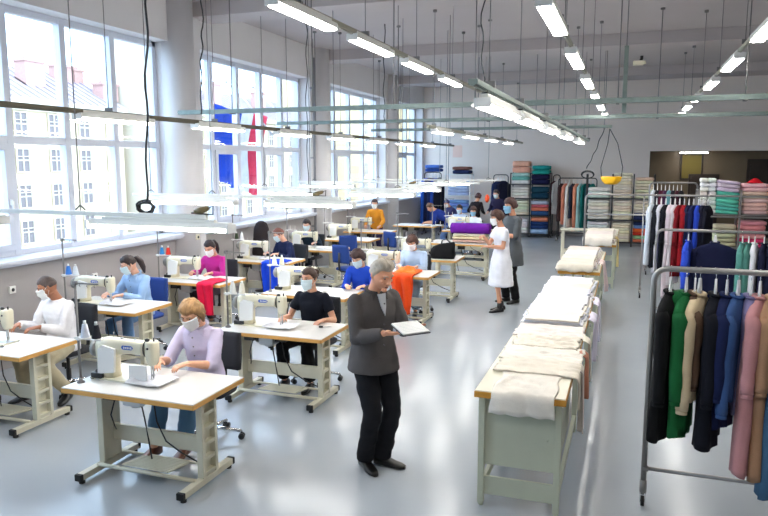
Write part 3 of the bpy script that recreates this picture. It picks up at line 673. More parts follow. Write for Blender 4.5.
def head_pieces(mb, R, c):
    """head, nose, brow, lips, ears"""
    seg, rings = 28, 22; vs_ = []; fs = []
    for i in range(rings + 1):
        t = PI * (i + .03) / (rings + .06)
        for k in range(seg):
            a = 2 * PI * k / seg; vs_.append(c + R @ head_pt(Vector((math.sin(t) * math.cos(a), math.sin(t) * math.sin(a), math.cos(t)))))
    for i in range(rings):
        for k in range(seg):
            a, b = i * seg + k, i * seg + (k + 1) % seg; fs.append((a + seg, b + seg, b, a))
    fs.append(tuple(range(seg))); fs.append(tuple(reversed([rings * seg + k for k in range(seg)])))
    mb.add(vs_, fs, 0, True)
    g = lambda x, y, z: c + R @ Vector((x, y, z))
    mb.tube([g(0, -.086, .022), g(0, -.099, 0), g(0, -.110, -.022), g(0, -.098, -.034)], [.009, .011, .0155, .010], 10)
    for s in (-1, 1):
        mb.ell(g(s * .011, -.100, -.027), (.009, .010, .008), 8, 6)
        mb.tube([g(s * .014, -.088, .030), g(s * .032, -.085, .034), g(s * .052, -.068, .028)], [.007, .008, .006], 8)
        mb.ell(g(s * .042, -.066, -.018), (.02, .018, .018), 10, 6)
        mb.tube([g(s * .072, .006, .018), g(s * .080, .014, .012), g(s * .080, .014, -.012), g(s * .072, .006, -.028)], [.010, .013, .011, .008], 8)
    mb.ell(g(0, -.086, -.056), (.022, .014, .011), 10, 6); mb.ell(g(0, -.078, -.092), (.024, .020, .018), 10, 6)
def hand_pieces(mb, w, d, up, side, curl=.5, spread=1.0, sc=1.0):
    """w wrist, d direction of the fingers, up = back of the hand, side = +1/-1 thumb side along d x up"""
    d = Vector(d).normalized(); up = Vector(up); up = (up - d * up.dot(d)).normalized(); s = d.cross(up) * side; w = Vector(w)
    mb.loft([[w + d * t * sc + s * (cx + hx * math.cos(a)) * sc + up * hz * math.sin(a) * sc for a in [2 * PI * k / 14 for k in range(14)]]
             for (t, hx, hz, cx) in ((-.02, .027, .021, 0), (.0, .027, .020, 0), (.025, .036, .018, .002), (.06, .041, .016, .0), (.088, .040, .013, -.001), (.094, .034, .009, 0))])
    for k, (off, L) in enumerate(((.030, .068), (.010, .077), (-.011, .072), (-.030, .056))):
        b0 = w + (d * .082 + s * off) * sc; r = .0092 * sc
        a1 = curl * .55; a2 = curl * 1.25; a3 = curl * 1.9; f = (d + s * (off * 1.6 * spread)).normalized()
        p1 = b0 + (f * math.cos(a1) - up * math.sin(a1)) * L * .45 * sc; p2 = p1 + (f * math.cos(a2) - up * math.sin(a2)) * L * .32 * sc; p3 = p2 + (f * math.cos(a3) - up * math.sin(a3)) * L * .26 * sc
        mb.tube([b0 - f * .02 * sc, b0, p1, p2, p3], [r, r * 1.02, r * .95, r * .86, r * .7], 8); mb.ell(p3, (r * .72,) * 3, 8, 5)
    t0 = w + (d * .022 + s * .026) * sc; dd = (d * .62 + s * .70 - up * .3).normalized(); t1 = t0 + dd * .040 * sc; t2 = t1 + (d * .9 + s * .25 - up * .3 * curl).normalized() * .030 * sc
    mb.tube([t0 - dd * .015 * sc, t0, t1, t2], [.013 * sc, .0135 * sc, .011 * sc, .0085 * sc], 8); mb.ell(t2, (.0088 * sc,) * 3, 8, 5)
def hair_mesh(R, c, style, col, vox):
    mb = MB(); seg, rings = 36, 26; vs_ = []; fs = []; front = {'short': .50, 'crop': .52, 'bob': .46, 'tail': .55, 'bun': .55, 'wavy': .40, 'quiff': .60}.get(style, .5)
    th = {'short': .016, 'crop': .008, 'bob': .024, 'tail': .016, 'bun': .016, 'wavy': .028, 'quiff': .014}.get(style, .016)
    low = {'short': -.42, 'crop': -.32, 'bob': -.80, 'tail': -.35, 'bun': -.35, 'wavy': -.62, 'quiff': -.40}.get(style, -.4)
    for i in range(rings + 1):
        t = PI * (i + .03) / (rings + .06)
        for k in range(seg):
            a = 2 * PI * k / seg; d = Vector((math.sin(t) * math.cos(a), math.sin(t) * math.sin(a), math.cos(t)))
            side = abs(d.x); fr = max(0.0, -d.y)                               # hairline: high at the front, down past the ears at the side
            line = low + (front - low) * min(1, max(0, (fr + .12) / .62)) ** .8
            m = 1 / (1 + math.exp(-(d.z - line) * 22))
            p = head_pt(d); n = Vector((p.x / HA ** 2, p.y / HB ** 2, p.z / HC ** 2)).normalized()
            hgt = th * (1 + .45 * noise.noise(Vector((d.x * 9, d.y * 3, d.z * 3))) + .35 * noise.noise(Vector((d.x * 26, d.y * 7, d.z * 7))))
            if style == 'quiff': hgt *= 1 + 1.3 * max(0, d.z) * max(0, -d.y + .35)
            if style in ('bob', 'wavy') and d.z < .1: hgt *= 1 + .7 * min(1, (.1 - d.z)) * side
            vs_.append(c + R @ (p + n * (hgt * m - .012 * (1 - m))))
    for i in range(rings):
        for k in range(seg):
            a, b = i * seg + k, i * seg + (k + 1) % seg; fs.append((a + seg, b + seg, b, a))
    fs.append(tuple(range(seg))); fs.append(tuple(reversed([rings * seg + k for k in range(seg)])))
    mb.add(vs_, fs, 0, True); g = lambda x, y, z: c + R @ Vector((x, y, z))
    if style == 'bun': mb.ell(g(0, .115, .045), (.042, .036, .040), 14, 10)
    if style == 'tail':
        mb.tube([g(0, .088, .04), g(0, .125, .03), g(.015, .142, -.04), g(.02, .135, -.12), g(.02, .115, -.19)], [.022, .036, .040, .032, .010], 12)
    if style == 'sidetail':
        mb.tube([g(.05, .06, .04), g(.095, .06, .02), g(.11, .05, -.05), g(.10, .03, -.13)], [.024, .034, .034, .010], 12)
    if style == 'bob':
        for s in (-1, 1): mb.tube([g(s * .070, .015, .03), g(s * .084, .012, -.03), g(s * .076, .008, -.085)], [.022, .024, .012], 10)
    return mb.mesh('hair', col)
MASKM = mat('surgical_mask', srgb(214, 232, 240), .85, bump=.2, bscale=120, stretch=(1, 1, 8)); MASKW = mat('white_mask', srgb(240, 240, 240), .85, bump=.2, bscale=120, stretch=(1, 1, 8)); MASKB = mat('blue_mask', srgb(140, 188, 216), .85)
def mask_mesh(R, c, m):
    mb = MB()
    def fn(u, v):
        a = (u - .5) * 2.35; z = .010 - v * .112 - .008 * math.cos(a * 1.2) + (.012 if v < .5 else -.004) * (1 - abs(u - .5) * 2) 
        s = max(0, 1 - abs(z + .03) / .10); rx = HA * (1 - .16 * max(0, -z / HC)) + .010; ry = HB + .010
        bulge = (.026 * math.exp(-(a / .55) ** 2) * math.exp(-((z + .028) / .055) ** 2))
        return c + R @ Vector((rx * math.sin(a) * (1 - .25 * v * v), -(ry + bulge) * math.cos(a) * (1 - .02 * v) - .004 * math.sin(v * 18), z))
    mb.sheet(fn, 18, 14, .003)
    g = lambda x, y, z: c + R @ Vector((x, y, z))
    for s in (-1, 1):
        mb.tube([g(s * .070, -.034, -.008), g(s * .080, 0, .012), g(s * .084, .022, .004), g(s * .079, .01, -.024), g(s * .064, -.034, -.078)], .0016, 5)
    return mb.mesh('face_mask', m)
PIDX = [0]
def person(label, loc, rz, pose='sit', hip=None, lean=.18, head_pitch=.35, head_yaw=0.0, hands=None, top=(200, 200, 200), bottom=(40, 40, 50), sleeve='long',
           hair='short', hair_col=(40, 26, 20), mask=MASKW, tone=(214, 160, 130), vox=.012, sc=1.0, foot=None, skirt=None, shoes=(20, 20, 22), group=None,
           collar=None, top_name='shirt', bottom_name='trousers', top_mat=None, hang=None, curl=.6, open_front=None, female=True, turn=0.0, feet_on_toes=False, coat_len=None, palms=None, name='person'):
    PIDX[0] += 1; seed = PIDX[0] * 13.7
    t = thing(name, label, 'person', loc, rz); t.scale = (sc,) * 3
    if group: t['group'] = group
    sit = pose == 'sit'
    hz = hip if hip is not None else (.55 if sit else .93)
    P = Vector((0, 0, hz)); tl = .50
    dirT = Vector((math.sin(turn * 0) * 0, -math.sin(lean), math.cos(lean)))
    nb = P + dirT * tl                                                       # base of the neck
    waist = P + dirT * .18 + Vector((0, .01, 0)); chest = P + dirT * .36
    sw = .160 if female else .172
    Yr = Matrix.Rotation(turn, 3, 'Z')
    sh = [nb + Yr @ Vector((s * sw, .0, -.045)) for s in (-1, 1)]
    Rh = Matrix.Rotation(head_yaw, 3, 'Z') @ Matrix.Rotation(head_pitch, 3, 'X')
    ndir = (dirT + Vector((0, -.35 - head_pitch * .5, 0))).normalized()
    neck_top = nb + ndir * .085
    hc = neck_top + Rh @ Vector((0, -.012, .085))
    hp = [P + Vector((s * .09, 0, -.01)) for s in (-1, 1)]
    sk = skin(tone)
    # ---- legs
    feet = []; knees = []; ankles = []
    for i, s in enumerate((-1, 1)):
        if foot: a = Vector(foot[i][:3])
        elif sit: a = Vector((s * .13, -.40, .10))
        else: a = Vector((s * .10, .02 * s, .09))
        kn, a = ik(hp[i], a, .44 if sit else .425, .43 if sit else .42, (s * .12, -1, .35) if sit else (s * .05, -1, 0))
        knees.append(kn); ankles.append(a)
        fy = foot[i][3] if foot and len(foot[i]) > 3 else s * .15
        feet.append(Matrix.Rotation(fy, 3, 'Z') @ Vector((0, -1, 0)))
    # ---- hands and arms
    if hands is None: hands = ((-.16, -.42, .80), (.14, -.42, .80)) if sit else ((-.2, -.25, 1.05), (.2, -.25, 1.05))
    elb = []; wr = []
    for i, s in enumerate((-1, 1)):
        e, wv = ik(sh[i], Vector(hands[i]), .285, .25, (s * (.4 if female else .30), .35, -.9)); elb.append(e); wr.append(wv)
    b = MB()
    head_pieces(b, Rh, hc)
    b.tube([nb - dirT * .06, nb, nb + ndir * .05, neck_top + ndir * .03], [.062, .056, .052, .054], 14)
    b.loft([ering(nb - dirT * .015, .10, .055, lean), ering(nb - dirT * .06, sw - .01, .075, lean, yaw=turn), ering(chest, sw - .03, .085, lean), ering(waist, .115, .08, lean * .5), ering(P + Vector((0, 0, .02)), .14, .10, 0), ering(P - Vector((0, 0, .07)), .12, .09, 0)])
    bare = skirt is not None
    for i, s in enumerate((-1, 1)):
        cap(b, hp[i], knees[i], .068, .045); cap(b, knees[i], ankles[i], .045, .032)
        f = feet[i]; a = ankles[i]
        b.tube([a + Vector((0, 0, -.0)), a - f * .015 - Vector((0, 0, .050)), a + f * .05 - Vector((0, 0, .062)), a + f * .12 - Vector((0, 0, .068))], [.030, .026, .018, .012], 10)
        cap(b, sh[i], elb[i], .042, .036); b.tube([elb[i], elb[i].lerp(wr[i], .35), wr[i]], [.037, .037, .024], 10)
        fd = (wr[i] - elb[i]).normalized()
        if palms: dd, up = Vector(palms[i][0]), Vector(palms[i][1])
        else: dd, up = (Vector((fd.x * .6 - s * .25, fd.y, fd.z * .25 - .12))), Vector((0, -.1, 1))
        side = 1 if (dd.cross(up)).x * (-s) > 0 else -1
        if palms and len(palms[i]) > 2: side = palms[i][2]
        hand_pieces(b, wr[i], dd, up, side, curl, sc=.92 if female else 1.0)
    link(finish_blob(b, 'body', sk, vox * .55 if vox < .01 else vox * .75, 2), 'body', t)
    # ---- hair, eyes, brows, mask
    hm = mat('hair_%d_%d_%d' % hair_col, srgb(*hair_col), .55, var=.3, vscale=60, bump=.5, bscale=120, stretch=(1, .25, .25))
    link(hair_mesh(Rh, hc, hair, hm, vox), 'hair', t)
    g = lambda x, y, z: hc + Rh @ Vector((x, y, z))
    if vox < .014:
        for s in (-1, 1):
            m = MB(); m.ell(g(s * .031, -.0705, .012), (.0115, .0105, .0080), 12, 8, 0); m.ell(g(s * .031, -.0782, .010), (.0062, .004, .0062), 10, 6, 1); m.obj('eye', [mat('eye_white', (.42, .38, .36), .4), mat('eye_iris', (.03, .02, .015), .2)], t)
            m = MB(); m.tube([g(s * .014, -.0925, .031), g(s * .032, -.0935, .037), g(s * .050, -.078, .032)], [.0028, .0038, .002], 6); m.obj('eyebrow', hm, t)
    if mask: link(mask_mesh(Rh, hc, mask), 'face_mask', t)
    else:
        m = MB(); m.tube([g(-.022, -.094, -.056), g(-.008, -.1005, -.053), g(0, -.1008, -.055), g(.008, -.1005, -.053), g(.022, -.094, -.056)], [.0015, .0035, .003, .0035, .0015], 6); m.tube([g(-.018, -.095, -.060), g(0, -.1005, -.062), g(.018, -.095, -.060)], [.0015, .004, .0015], 6); m.obj('mouth', mat('lips', srgb(170, 96, 88), .5), t)
    # ---- clothes
    tm = top_mat or fabric('cloth_%d_%d_%d' % top, top)
    def folds(amp, sx=7, sz=13):
        return lambda c: amp * (nz(c.x * sx + seed, c.y * sx, c.z * sz) + .5 * nz(c.x * sx * 2.3, c.y * sx * 2.3 + seed, c.z * sz * 2.1)) + amp * .3
    k = 1.0 if female else 1.1
    b = MB(); hem = coat_len
    rings = [ering(nb + dirT * .008, .062, .055, lean), ering(nb - dirT * .015, .115 * k, .068, lean, yaw=turn), ering(nb - dirT * .055, sw + .022, .088, lean, yaw=turn), ering(nb - dirT * .12, sw + .012, .108 * k, lean, yaw=turn), ering(chest - dirT * .03, sw - .006, .118 * k, lean), ering(waist, .142 * k, .110 * k, lean * .6), ering(P + Vector((0, .0, .06)), .165 * k, .125 * k, 0)]
    if hem is None: rings += [ering(P - Vector((0, 0, .05)), .172 * k, .128 * k, 0), ering(P - Vector((0, -.0, .07 if sit else .09)), .160 * k, .12 * k, 0)]
    else:
        z = hz - .10
        while z > hem: rings.append(ering((0, 0, z), (.178 + .10 * (hz - z) * (1 if skirt else .15)) * k, (.138 + .09 * (hz - z) + (.02 if not sit else 0)) * k, 0)); z -= .1
        rings.append(ering((0, 0, hem), (.178 + .10 * (hz - hem) * (1 if skirt else .15)) * k, (.138 + .09 * (hz - hem) + (.02 if not sit else 0)) * k, 0))
    b.loft(rings)
    for i, s in enumerate((-1, 1)):
        e = elb[i]; w_ = wr[i]
        if sleeve == 'long':
            b.ell(sh[i] - Vector((0, 0, .01)), (.054 * k,) * 3, 12, 8); b.tube([sh[i] - Vector((0, 0, .01)), sh[i].lerp(e, .5), e, e.lerp(w_, .25), e.lerp(w_, .94)], [.055 * k, .055 * k, .052 * k, .052 * k, .038 * k], 12); b.ell(e, (.053 * k,) * 3, 10, 6)
        elif sleeve == 'mid':
            b.ell(sh[i] - Vector((0, 0, .01)), (.054 * k,) * 3, 12, 8); b.tube([sh[i] - Vector((0, 0, .01)), sh[i].lerp(e, .5), e, e.lerp(w_, .22)], [.055, .058, .056, .052], 12); b.ell(e, (.054,) * 3, 10, 6)
        else:
            b.ell(sh[i] - Vector((0, 0, .01)), (.053 * k,) * 3, 12, 8); b.tube([sh[i] - Vector((0, 0, .01)), sh[i].lerp(e, .35), sh[i].lerp(e, .62)], [.054, .058, .064], 12)
    link(finish_blob(b, top_name, tm, .011 if vox < .01 else .015, 5, folds(.007 if sit else .006)), top_name, t)
    # collar
    if collar:
        m = MB(); cr = []
        for q in range(21):
            a = -PI / 2 + .22 + (2 * PI - .44) * q / 20; cr.append(nb + Matrix.Rotation(lean + .25, 3, 'X') @ Vector((.064 * math.cos(a), .060 * math.sin(a), .018)))
        m.tube(cr, .011, 8, sy=1.7)
        for s in (-1, 1):
            a = nb + Matrix.Rotation(lean, 3, 'X') @ Vector((s * .02, -.066, .0)); m.prism([(0, 0), (s * .055, .012), (s * .048, -.052)], -.003, .003, M=Matrix.Translation(a) @ Matrix.Rotation(PI / 2 - .35, 4, 'X'))
        m.obj('collar', fabric('cloth_%d_%d_%d' % collar, collar), t)
        m = MB()
        for q in range(5): m.cyl(nb + Vector((0, -.122 * k - .0, -.07 - q * .08)) + dirT * 0 + Vector((0, -math.sin(lean) * -.08 * q, 0)), nb + Vector((0, -.130 * k, -.07 - q * .08)) + Vector((0, math.sin(lean) * .08 * q, 0)), .006, 8)
        m.obj('buttons', mat('button', srgb(90, 90, 96), .4), t)['kind'] = 'stuff'
    if open_front:                                                                   # the tee under an open jacket
        m = MB(); m.prism([(-.035, 0), (.035, 0), (.02, -.10), (0, -.17), (-.02, -.10)], -.006, .006, M=Matrix.Translation(nb + Vector((0, -.088 * k, .0))) @ Matrix.Rotation(PI / 2 - .30 + lean * .4, 4, 'X')); m.obj('undershirt', fabric('under', open_front), t)
    bm_ = fabric('cloth_%d_%d_%d' % bottom, bottom)
    if skirt is None:
        b = MB(); b.loft([ering(P + Vector((0, 0, .08)), .142 * k, .11 * k, 0), ering(P, .152 * k, .115 * k, 0), ering(P - Vector((0, 0, .07)), .152 * k, .115 * k, 0), ering(P - Vector((0, 0, .11)), .14 * k, .10 * k, 0)])
        wide = .012 if female else .004
        for i in (0, 1):
            a = ankles[i]; b.ell(hp[i], (.080 * k,) * 3, 12, 8); b.tube([hp[i], hp[i].lerp(knees[i], .5), knees[i]], [.082 * k, .080 * k, .066 * k], 14); b.ell(knees[i], (.066 * k,) * 3, 12, 8)
            b.tube([knees[i], knees[i].lerp(a, .5), a + Vector((0, 0, -.015 if not sit else .03))], [.066 * k, .060 * k + wide, .056 * k + wide], 14)
        link(finish_blob(b, bottom_name, bm_, .012 if vox < .01 else .016, 4, folds(.008)), bottom_name, t)
    sm = mat('shoe_%d_%d_%d' % shoes, srgb(*shoes), .35)
    for i, s in enumerate((-1, 1)):
        f = feet[i]; a = ankles[i]; l = f.cross(Vector((0, 0, 1))); z0 = a.z - .088; rr = []
        for (u_, hw, top_) in ((-.075, .020, .060), (-.06, .034, .082), (0, .038, .088), (.05, .041, .070), (.11, .046, .045), (.16, .040, .036), (.195, .020, .026)):
            c0 = a + f * u_; rr.append([Vector((c0.x, c0.y, z0)) + l * hw * math.copysign(abs(math.cos(q)) ** .7, math.cos(q)) + Vector((0, 0, top_ / 2 + top_ / 2 * math.copysign(abs(math.sin(q)) ** .7, math.sin(q)))) for q in [2 * PI * j / 14 for j in range(14)]])
        m = MB(); m.loft(rr)
        if skirt is not None: m.tube([a + Vector((0, 0, -.05)), a + Vector((0, 0, .07))], [.046, .044], 12)
        so = m.obj('shoe', sm, t)
    return t, dict(wr=wr, elb=elb, hc=hc, nb=nb)
T_COL = .125   # belly gap to the table edge
def seated(label, x, y, rz=0, chair_blue=None, chair_label=None, **k):
    r = person(label, (x, y, 0), rz, 'sit', **k)
    if chair_label: chair(x + math.sin(rz) * -.02, y + .04, rz, chair_label, bool(chair_blue))
    return r
m_stripe = mat('lilac_shirt', srgb(196, 186, 214), .85, var=.04, vscale=30, bump=.2, bscale=90)
seated('woman with blonde hair in a pale lilac shirt and jeans sewing at the nearest table', -3.50, 5.15, .05, False, 'dark blue office chair under the woman in the lilac shirt', lean=.14, head_pitch=.55, head_yaw=-.12, sc=1.03,
       hands=((-.17, -.43, .83), (.10, -.44, .83)), top=(200, 190, 216), collar=(206, 198, 222), bottom=(86, 124, 160), sleeve='mid', hair='bob', hair_col=(146, 110, 70), mask=MASKW, tone=(222, 168, 138), vox=.009,
       shoes=(120, 70, 50), foot=((-.20, -.50, .13, -.1), (.0, -.36, .11, .1)))
seated('woman in a black short sleeved top and wide black trousers at the second table', -3.33, 7.05, -.05, False, 'black office chair under the woman in the black top', lean=.05, head_pitch=.12, head_yaw=-.25,
       hands=((-.20, -.36, .80), (.27, -.30, .80)), top=(16, 20, 32), bottom=(18, 18, 22), sleeve='short', hair='bun', hair_col=(66, 44, 34), mask=MASKM, tone=(214, 160, 132), vox=.009, foot=((-.20, -.34, .1, -.1), (.12, -.34, .1, .1)))
seated('woman with short dark hair in a royal blue sweater behind the standing man', -3.52, 9.1, .1, True, 'blue office chair under the woman in royal blue', lean=.16, head_pitch=.5, head_yaw=-.35,
       hands=((-.12, -.42, .83), (.12, -.42, .83)), top=(28, 66, 176), bottom=(30, 50, 90), hair='wavy', hair_col=(52, 26, 24), mask=MASKM, tone=(220, 170, 140), vox=.012)
seated('worker with dark hair in a light blue shirt sewing beside the orange cloth', -3.34, 11.05, 0, False, 'black office chair under the worker in light blue', lean=.12, head_pitch=.42, head_yaw=-.1,
       hands=((-.17, -.40, .83), (.15, -.42, .83)), top=(176, 196, 222), bottom=(150, 170, 190), hair='wavy', hair_col=(70, 42, 32), mask=MASKW, tone=(214, 160, 130), vox=.012, female=False)
seated('grey haired worker with cropped hair in a white top and beige trousers by the wall', -5.72, 5.78, -.12, False, 'black office chair under the grey haired worker', lean=.1, head_pitch=.42, head_yaw=-.75,
       hands=((-.20, -.38, .82), (.10, -.36, .82)), top=(238, 236, 240), bottom=(176, 166, 140), hair='crop', hair_col=(84, 70, 66), mask=MASKW, tone=(176, 120, 92), vox=.009, female=False, foot=((-.15, -.38, .1, -.1), (.25, -.2, .1, .5)))
seated('woman with a dark ponytail in a light blue shirt and jeans near the window', -6.06, 7.5, -.05, True, 'blue office chair under the woman in the light blue shirt', lean=.16, head_pitch=.45, head_yaw=-.7,
       hands=((-.20, -.40, .83), (.06, -.42, .83)), top=(152, 184, 224), collar=(170, 198, 232), bottom=(88, 124, 168), hair='tail', hair_col=(40, 24, 24), mask=MASKM, tone=(226, 174, 148), vox=.009)
seated('woman with dark hair in a magenta sweater at the third left table', -6.12, 9.4, 0, False, 'black office chair under the woman in magenta', lean=.14, head_pitch=.5, head_yaw=0,
       hands=((-.17, -.42, .83), (.17, -.42, .83)), top=(186, 40, 140), bottom=(60, 50, 60), hair='tail', hair_col=(34, 20, 24), mask=MASKW, tone=(210, 156, 130), vox=.012)
seated('woman with auburn hair in a navy jacket, looking down at the blue draped table', -6.0, 11.68, -.4, False, 'black office chair under the auburn haired woman', lean=.25, head_pitch=.5, head_yaw=-.6,
       hands=((-.17, -.40, .84), (.15, -.42, .84)), top=(26, 36, 74), bottom=(30, 34, 50), hair='short', hair_col=(96, 48, 34), mask=MASKM, tone=(222, 170, 146), vox=.012)
seated('dark haired worker in a dark teal jacket bending behind the auburn haired woman', -6.45, 13.55, .0, False, 'black office chair under the worker in dark teal', lean=.2, head_pitch=.35, head_yaw=.1,
       hands=((-.2, -.42, .84), (.3, -.38, .84)), top=(24, 40, 56), bottom=(24, 30, 40), hair='short', hair_col=(40, 28, 30), mask=MASKM, tone=(214, 168, 146), vox=.014)
person('worker in a mustard cardigan with a white mask leaning near the third window', (-6.3, 17.3, 0), .1, 'stand', hip=.80, lean=.3, head_pitch=.2, head_yaw=.15, sleeve='long',
       hands=((-.2, -.42, .86), (.2, -.42, .86)), top=(214, 142, 40), bottom=(44, 40, 80), hair='short', hair_col=(52, 30, 34), mask=MASKW, tone=(214, 160, 136), vox=.014)
person('worker in dark blue bending low over papers on a far table', (-4.62, 18.5, 0), PI / 2 + .15 - PI, 'stand', hip=.86, lean=.85, head_pitch=.75, hands=((-.15, -.62, .86), (.15, -.62, .86)), top=(30, 52, 130), bottom=(90, 120, 170), sleeve='mid', hair='short', hair_col=(92, 60, 40), mask=None, tone=(206, 152, 120), vox=.014, female=False)
seated('far worker in a pale blue gown with dark hair and pale mask', -4.5, 19.3, .1, False, 'black office chair under the far worker in the pale blue gown', lean=.1, head_pitch=.3, head_yaw=-.3,
       hands=((-.18, -.38, .84), (.15, -.38, .84)), top=(186, 204, 232), bottom=(120, 140, 180), hair='short', hair_col=(40, 26, 26), mask=MASKM, tone=(214, 160, 136), vox=.014)
seated('far worker in white with a blue mask behind the blue fabric bolt', -3.9, 18.3, 0, False, 'black office chair under the far worker in white', lean=.05, head_pitch=.2, head_yaw=.1,
       hands=((-.18, -.38, .84), (.18, -.38, .84)), top=(222, 230, 240), bottom=(180, 190, 210), hair='wavy', hair_col=(60, 34, 28), mask=MASKB, tone=(222, 172, 146), vox=.014)
person('dark haired worker in black with the back turned beside the orange object', (-4.35, 20.6, 0), PI * .9, 'stand', top=(24, 18, 24), bottom=(30, 26, 30), hair='wavy', hair_col=(58, 20, 24), mask=None, vox=.016, sc=.93)
person('dark haired worker in a navy top standing before the hanging navy clothes', (-3.66, 20.6, 0), -.35, 'stand', lean=.1, head_pitch=.3, top=(32, 28, 58), bottom=(24, 24, 34), hair='short', hair_col=(36, 26, 28), mask=MASKM, tone=(214, 168, 146), vox=.016)
person('small far worker in a dark blue cap leaning beside the pale gowned worker', (-4.95, 20.3, 0), -.6, 'stand', hip=.84, lean=.35, head_pitch=.5, top=(52, 54, 96), bottom=(40, 40, 60), hair='short', hair_col=(40, 46, 100), mask=MASKW, tone=(206, 150, 130), vox=.016, sc=.9)
# the two women talking in the aisle
person('woman in a white knee length coat and black boots standing in the aisle', (-1.98, 11.55, 0), -.95, 'stand', lean=.03, head_pitch=.25, head_yaw=-.25, hands=((-.08, -.30, 1.28), (.06, -.28, 1.12)), top=(232, 232, 240), top_name='coat', coat_len=.44, skirt=True, sleeve='short',
       bottom=(40, 40, 40), hair='wavy', hair_col=(74, 42, 32), mask=MASKW, tone=(214, 156, 126), vox=.012, sc=1.0, shoes=(22, 22, 24), curl=.9, foot=((-.07, .05, .09, 0), (.08, -.05, .09, .1)))
person('woman in a long dark grey coat and blue mask facing the woman in white', (-1.93, 12.35, 0), -.75, 'stand', lean=.0, head_pitch=.1, head_yaw=-.1, hands=((-.06, -.28, 1.12), (.08, -.30, 1.15)), top=(84, 88, 92), top_name='coat', coat_len=.62, sleeve='mid',
       bottom=(16, 16, 18), hair='wavy', hair_col=(66, 34, 30), mask=MASKB, tone=(214, 156, 126), vox=.012, sc=1.09, shoes=(18, 18, 20), curl=.7)
# the standing man with a notepad
man, mi = person('grey haired man in a dark grey jacket standing in the aisle and reading a notepad', (-1.90, 5.14, 0), .95, 'stand', sc=1.045, hip=.91, lean=.02, head_pitch=.42, head_yaw=.12, hands=((-.10, -.29, 1.155), (.17, -.31, 1.165)), top=(86, 82, 82), top_name='jacket', coat_len=.80, sleeve='long',
       bottom=(24, 25, 30), hair='quiff', hair_col=(176, 164, 148), mask=None, tone=(224, 162, 130), vox=.008, female=False, collar=(80, 76, 76), open_front=(190, 192, 200), shoes=(14, 13, 14), curl=.22, foot=((-.07, .02, .09, -.15), (.07, -.02, .09, .55)),
       palms=(((.45, -.85, .10), (-.25, -.1, -1), -1), ((-.40, -.88, .10), (.25, -.1, -1), 1)))
n = thing('notepad', 'open white notepad with a dark cover held by the standing man', 'notepad', (0, 0, 0))
m = MB(); M = Matrix.Translation((.03, -.43, 1.20)) @ Matrix.Rotation(-.12, 4, 'Z') @ Matrix.Rotation(.22, 4, 'X')
m.box((0, 0, 0), (.225, .20, .006), b=.002, M=M); m.obj('cover', mat('notepad_cover', srgb(36, 38, 48), .5), n)
m = MB(); m.box((0, 0, .008), (.213, .188, .010), b=.002, M=M)
for q in range(7): m.box((0, .07 - q * .022, .0135), (.17, .0012, .0006), 1, M=M)
m.obj('pages', [mat('paper', srgb(238, 238, 236), .8), mat('ruled_line', srgb(190, 196, 206), .8)], n)
n.location = man.location; n.rotation_euler = man.rotation_euler; n.scale = man.scale
# ================= CUTTING TABLES =================
m_orange = mat('orange_wood_edge', srgb(206, 146, 50), 0.5, var=.1, vscale=6, stretch=(1, 1, 10))
m_top = mat('pale_table_top', srgb(226, 220, 200), .5, var=.03)
TZ = .885
def cutting_table(label, x0, x1, y0, y1, panel=True):
    t = thing('cutting_table', label, 'table', (x0, y0, 0), 0, 'cutting tables'); W, L = x1 - x0, y1 - y0
    m = MB(); m.box((W / 2, L / 2, TZ - .006), (W - .01, L - .01, .012), 0, b=.003); m.box((W / 2, L / 2, TZ - .03), (W, L, .045), 1, b=.004); m.obj('tabletop', [m_top, m_orange], t)
    ys = [.06] + [L * k / 3 for k in (1, 2)] + [L - .06] if L > 3 else [.06, L - .06]
    for y in ys:
        for x in (.05, W - .05): m = MB(); m.box((x, y, (TZ - .055) / 2 + .01), (.045, .05, TZ - .075), b=.005); m.cyl((x, y, 0), (x, y, .02), .018, 10, 0); m.obj('leg', m_green, t)
    m = MB(); m.box((W / 2, .06, .16), (W - .12, .02, .14), b=.004); m.obj('lower_rail', m_green, t); m = MB(); m.box((W / 2, L - .06, .16), (W - .12, .02, .14), b=.004); m.obj('lower_rail', m_green, t)
    m = MB()
    for x in (.05, W - .05):
        for z in (.14, TZ - .10): m = MB(); m.box((x, L / 2, z), (.03, L - .16, .06), b=.004); m.obj('long_rail', m_green, t)
    if panel:
        m = MB(); m.box((W / 2, .07, .565), (W - .12, .016, .50), b=.004); m.cyl((W - .12, .058, .55), (W - .12, .066, .55), .008, 8); m.obj('end_panel', m_green, t)
        m = MB(); m.box((W - .05, .55, .55), (.016, .8, .34), b=.004, rot=(0, .0, 0)); m.obj('side_panel', m_green, t)
    return t
cutting_table('long cutting table with orange edge and grey green end panel, nearest the camera', -.985, -.345, 4.74, 9.9)
cutting_table('second cutting table just beyond the first, covered with white shirts', -.97, -.36, 10.65, 13.2, False)
cutting_table('third cutting table beyond the double rail, with white cloth on it', -.80, -.20, 14.35, 17.9, False)
WH = [fabric('white', (224, 222, 226)), fabric('cream', (218, 209, 194)), fabric('ivory', (226, 219, 208)), fabric('bluish_white', (214, 217, 230)), fabric('pinkish_white', (222, 209, 203))]
NPILE = [0]
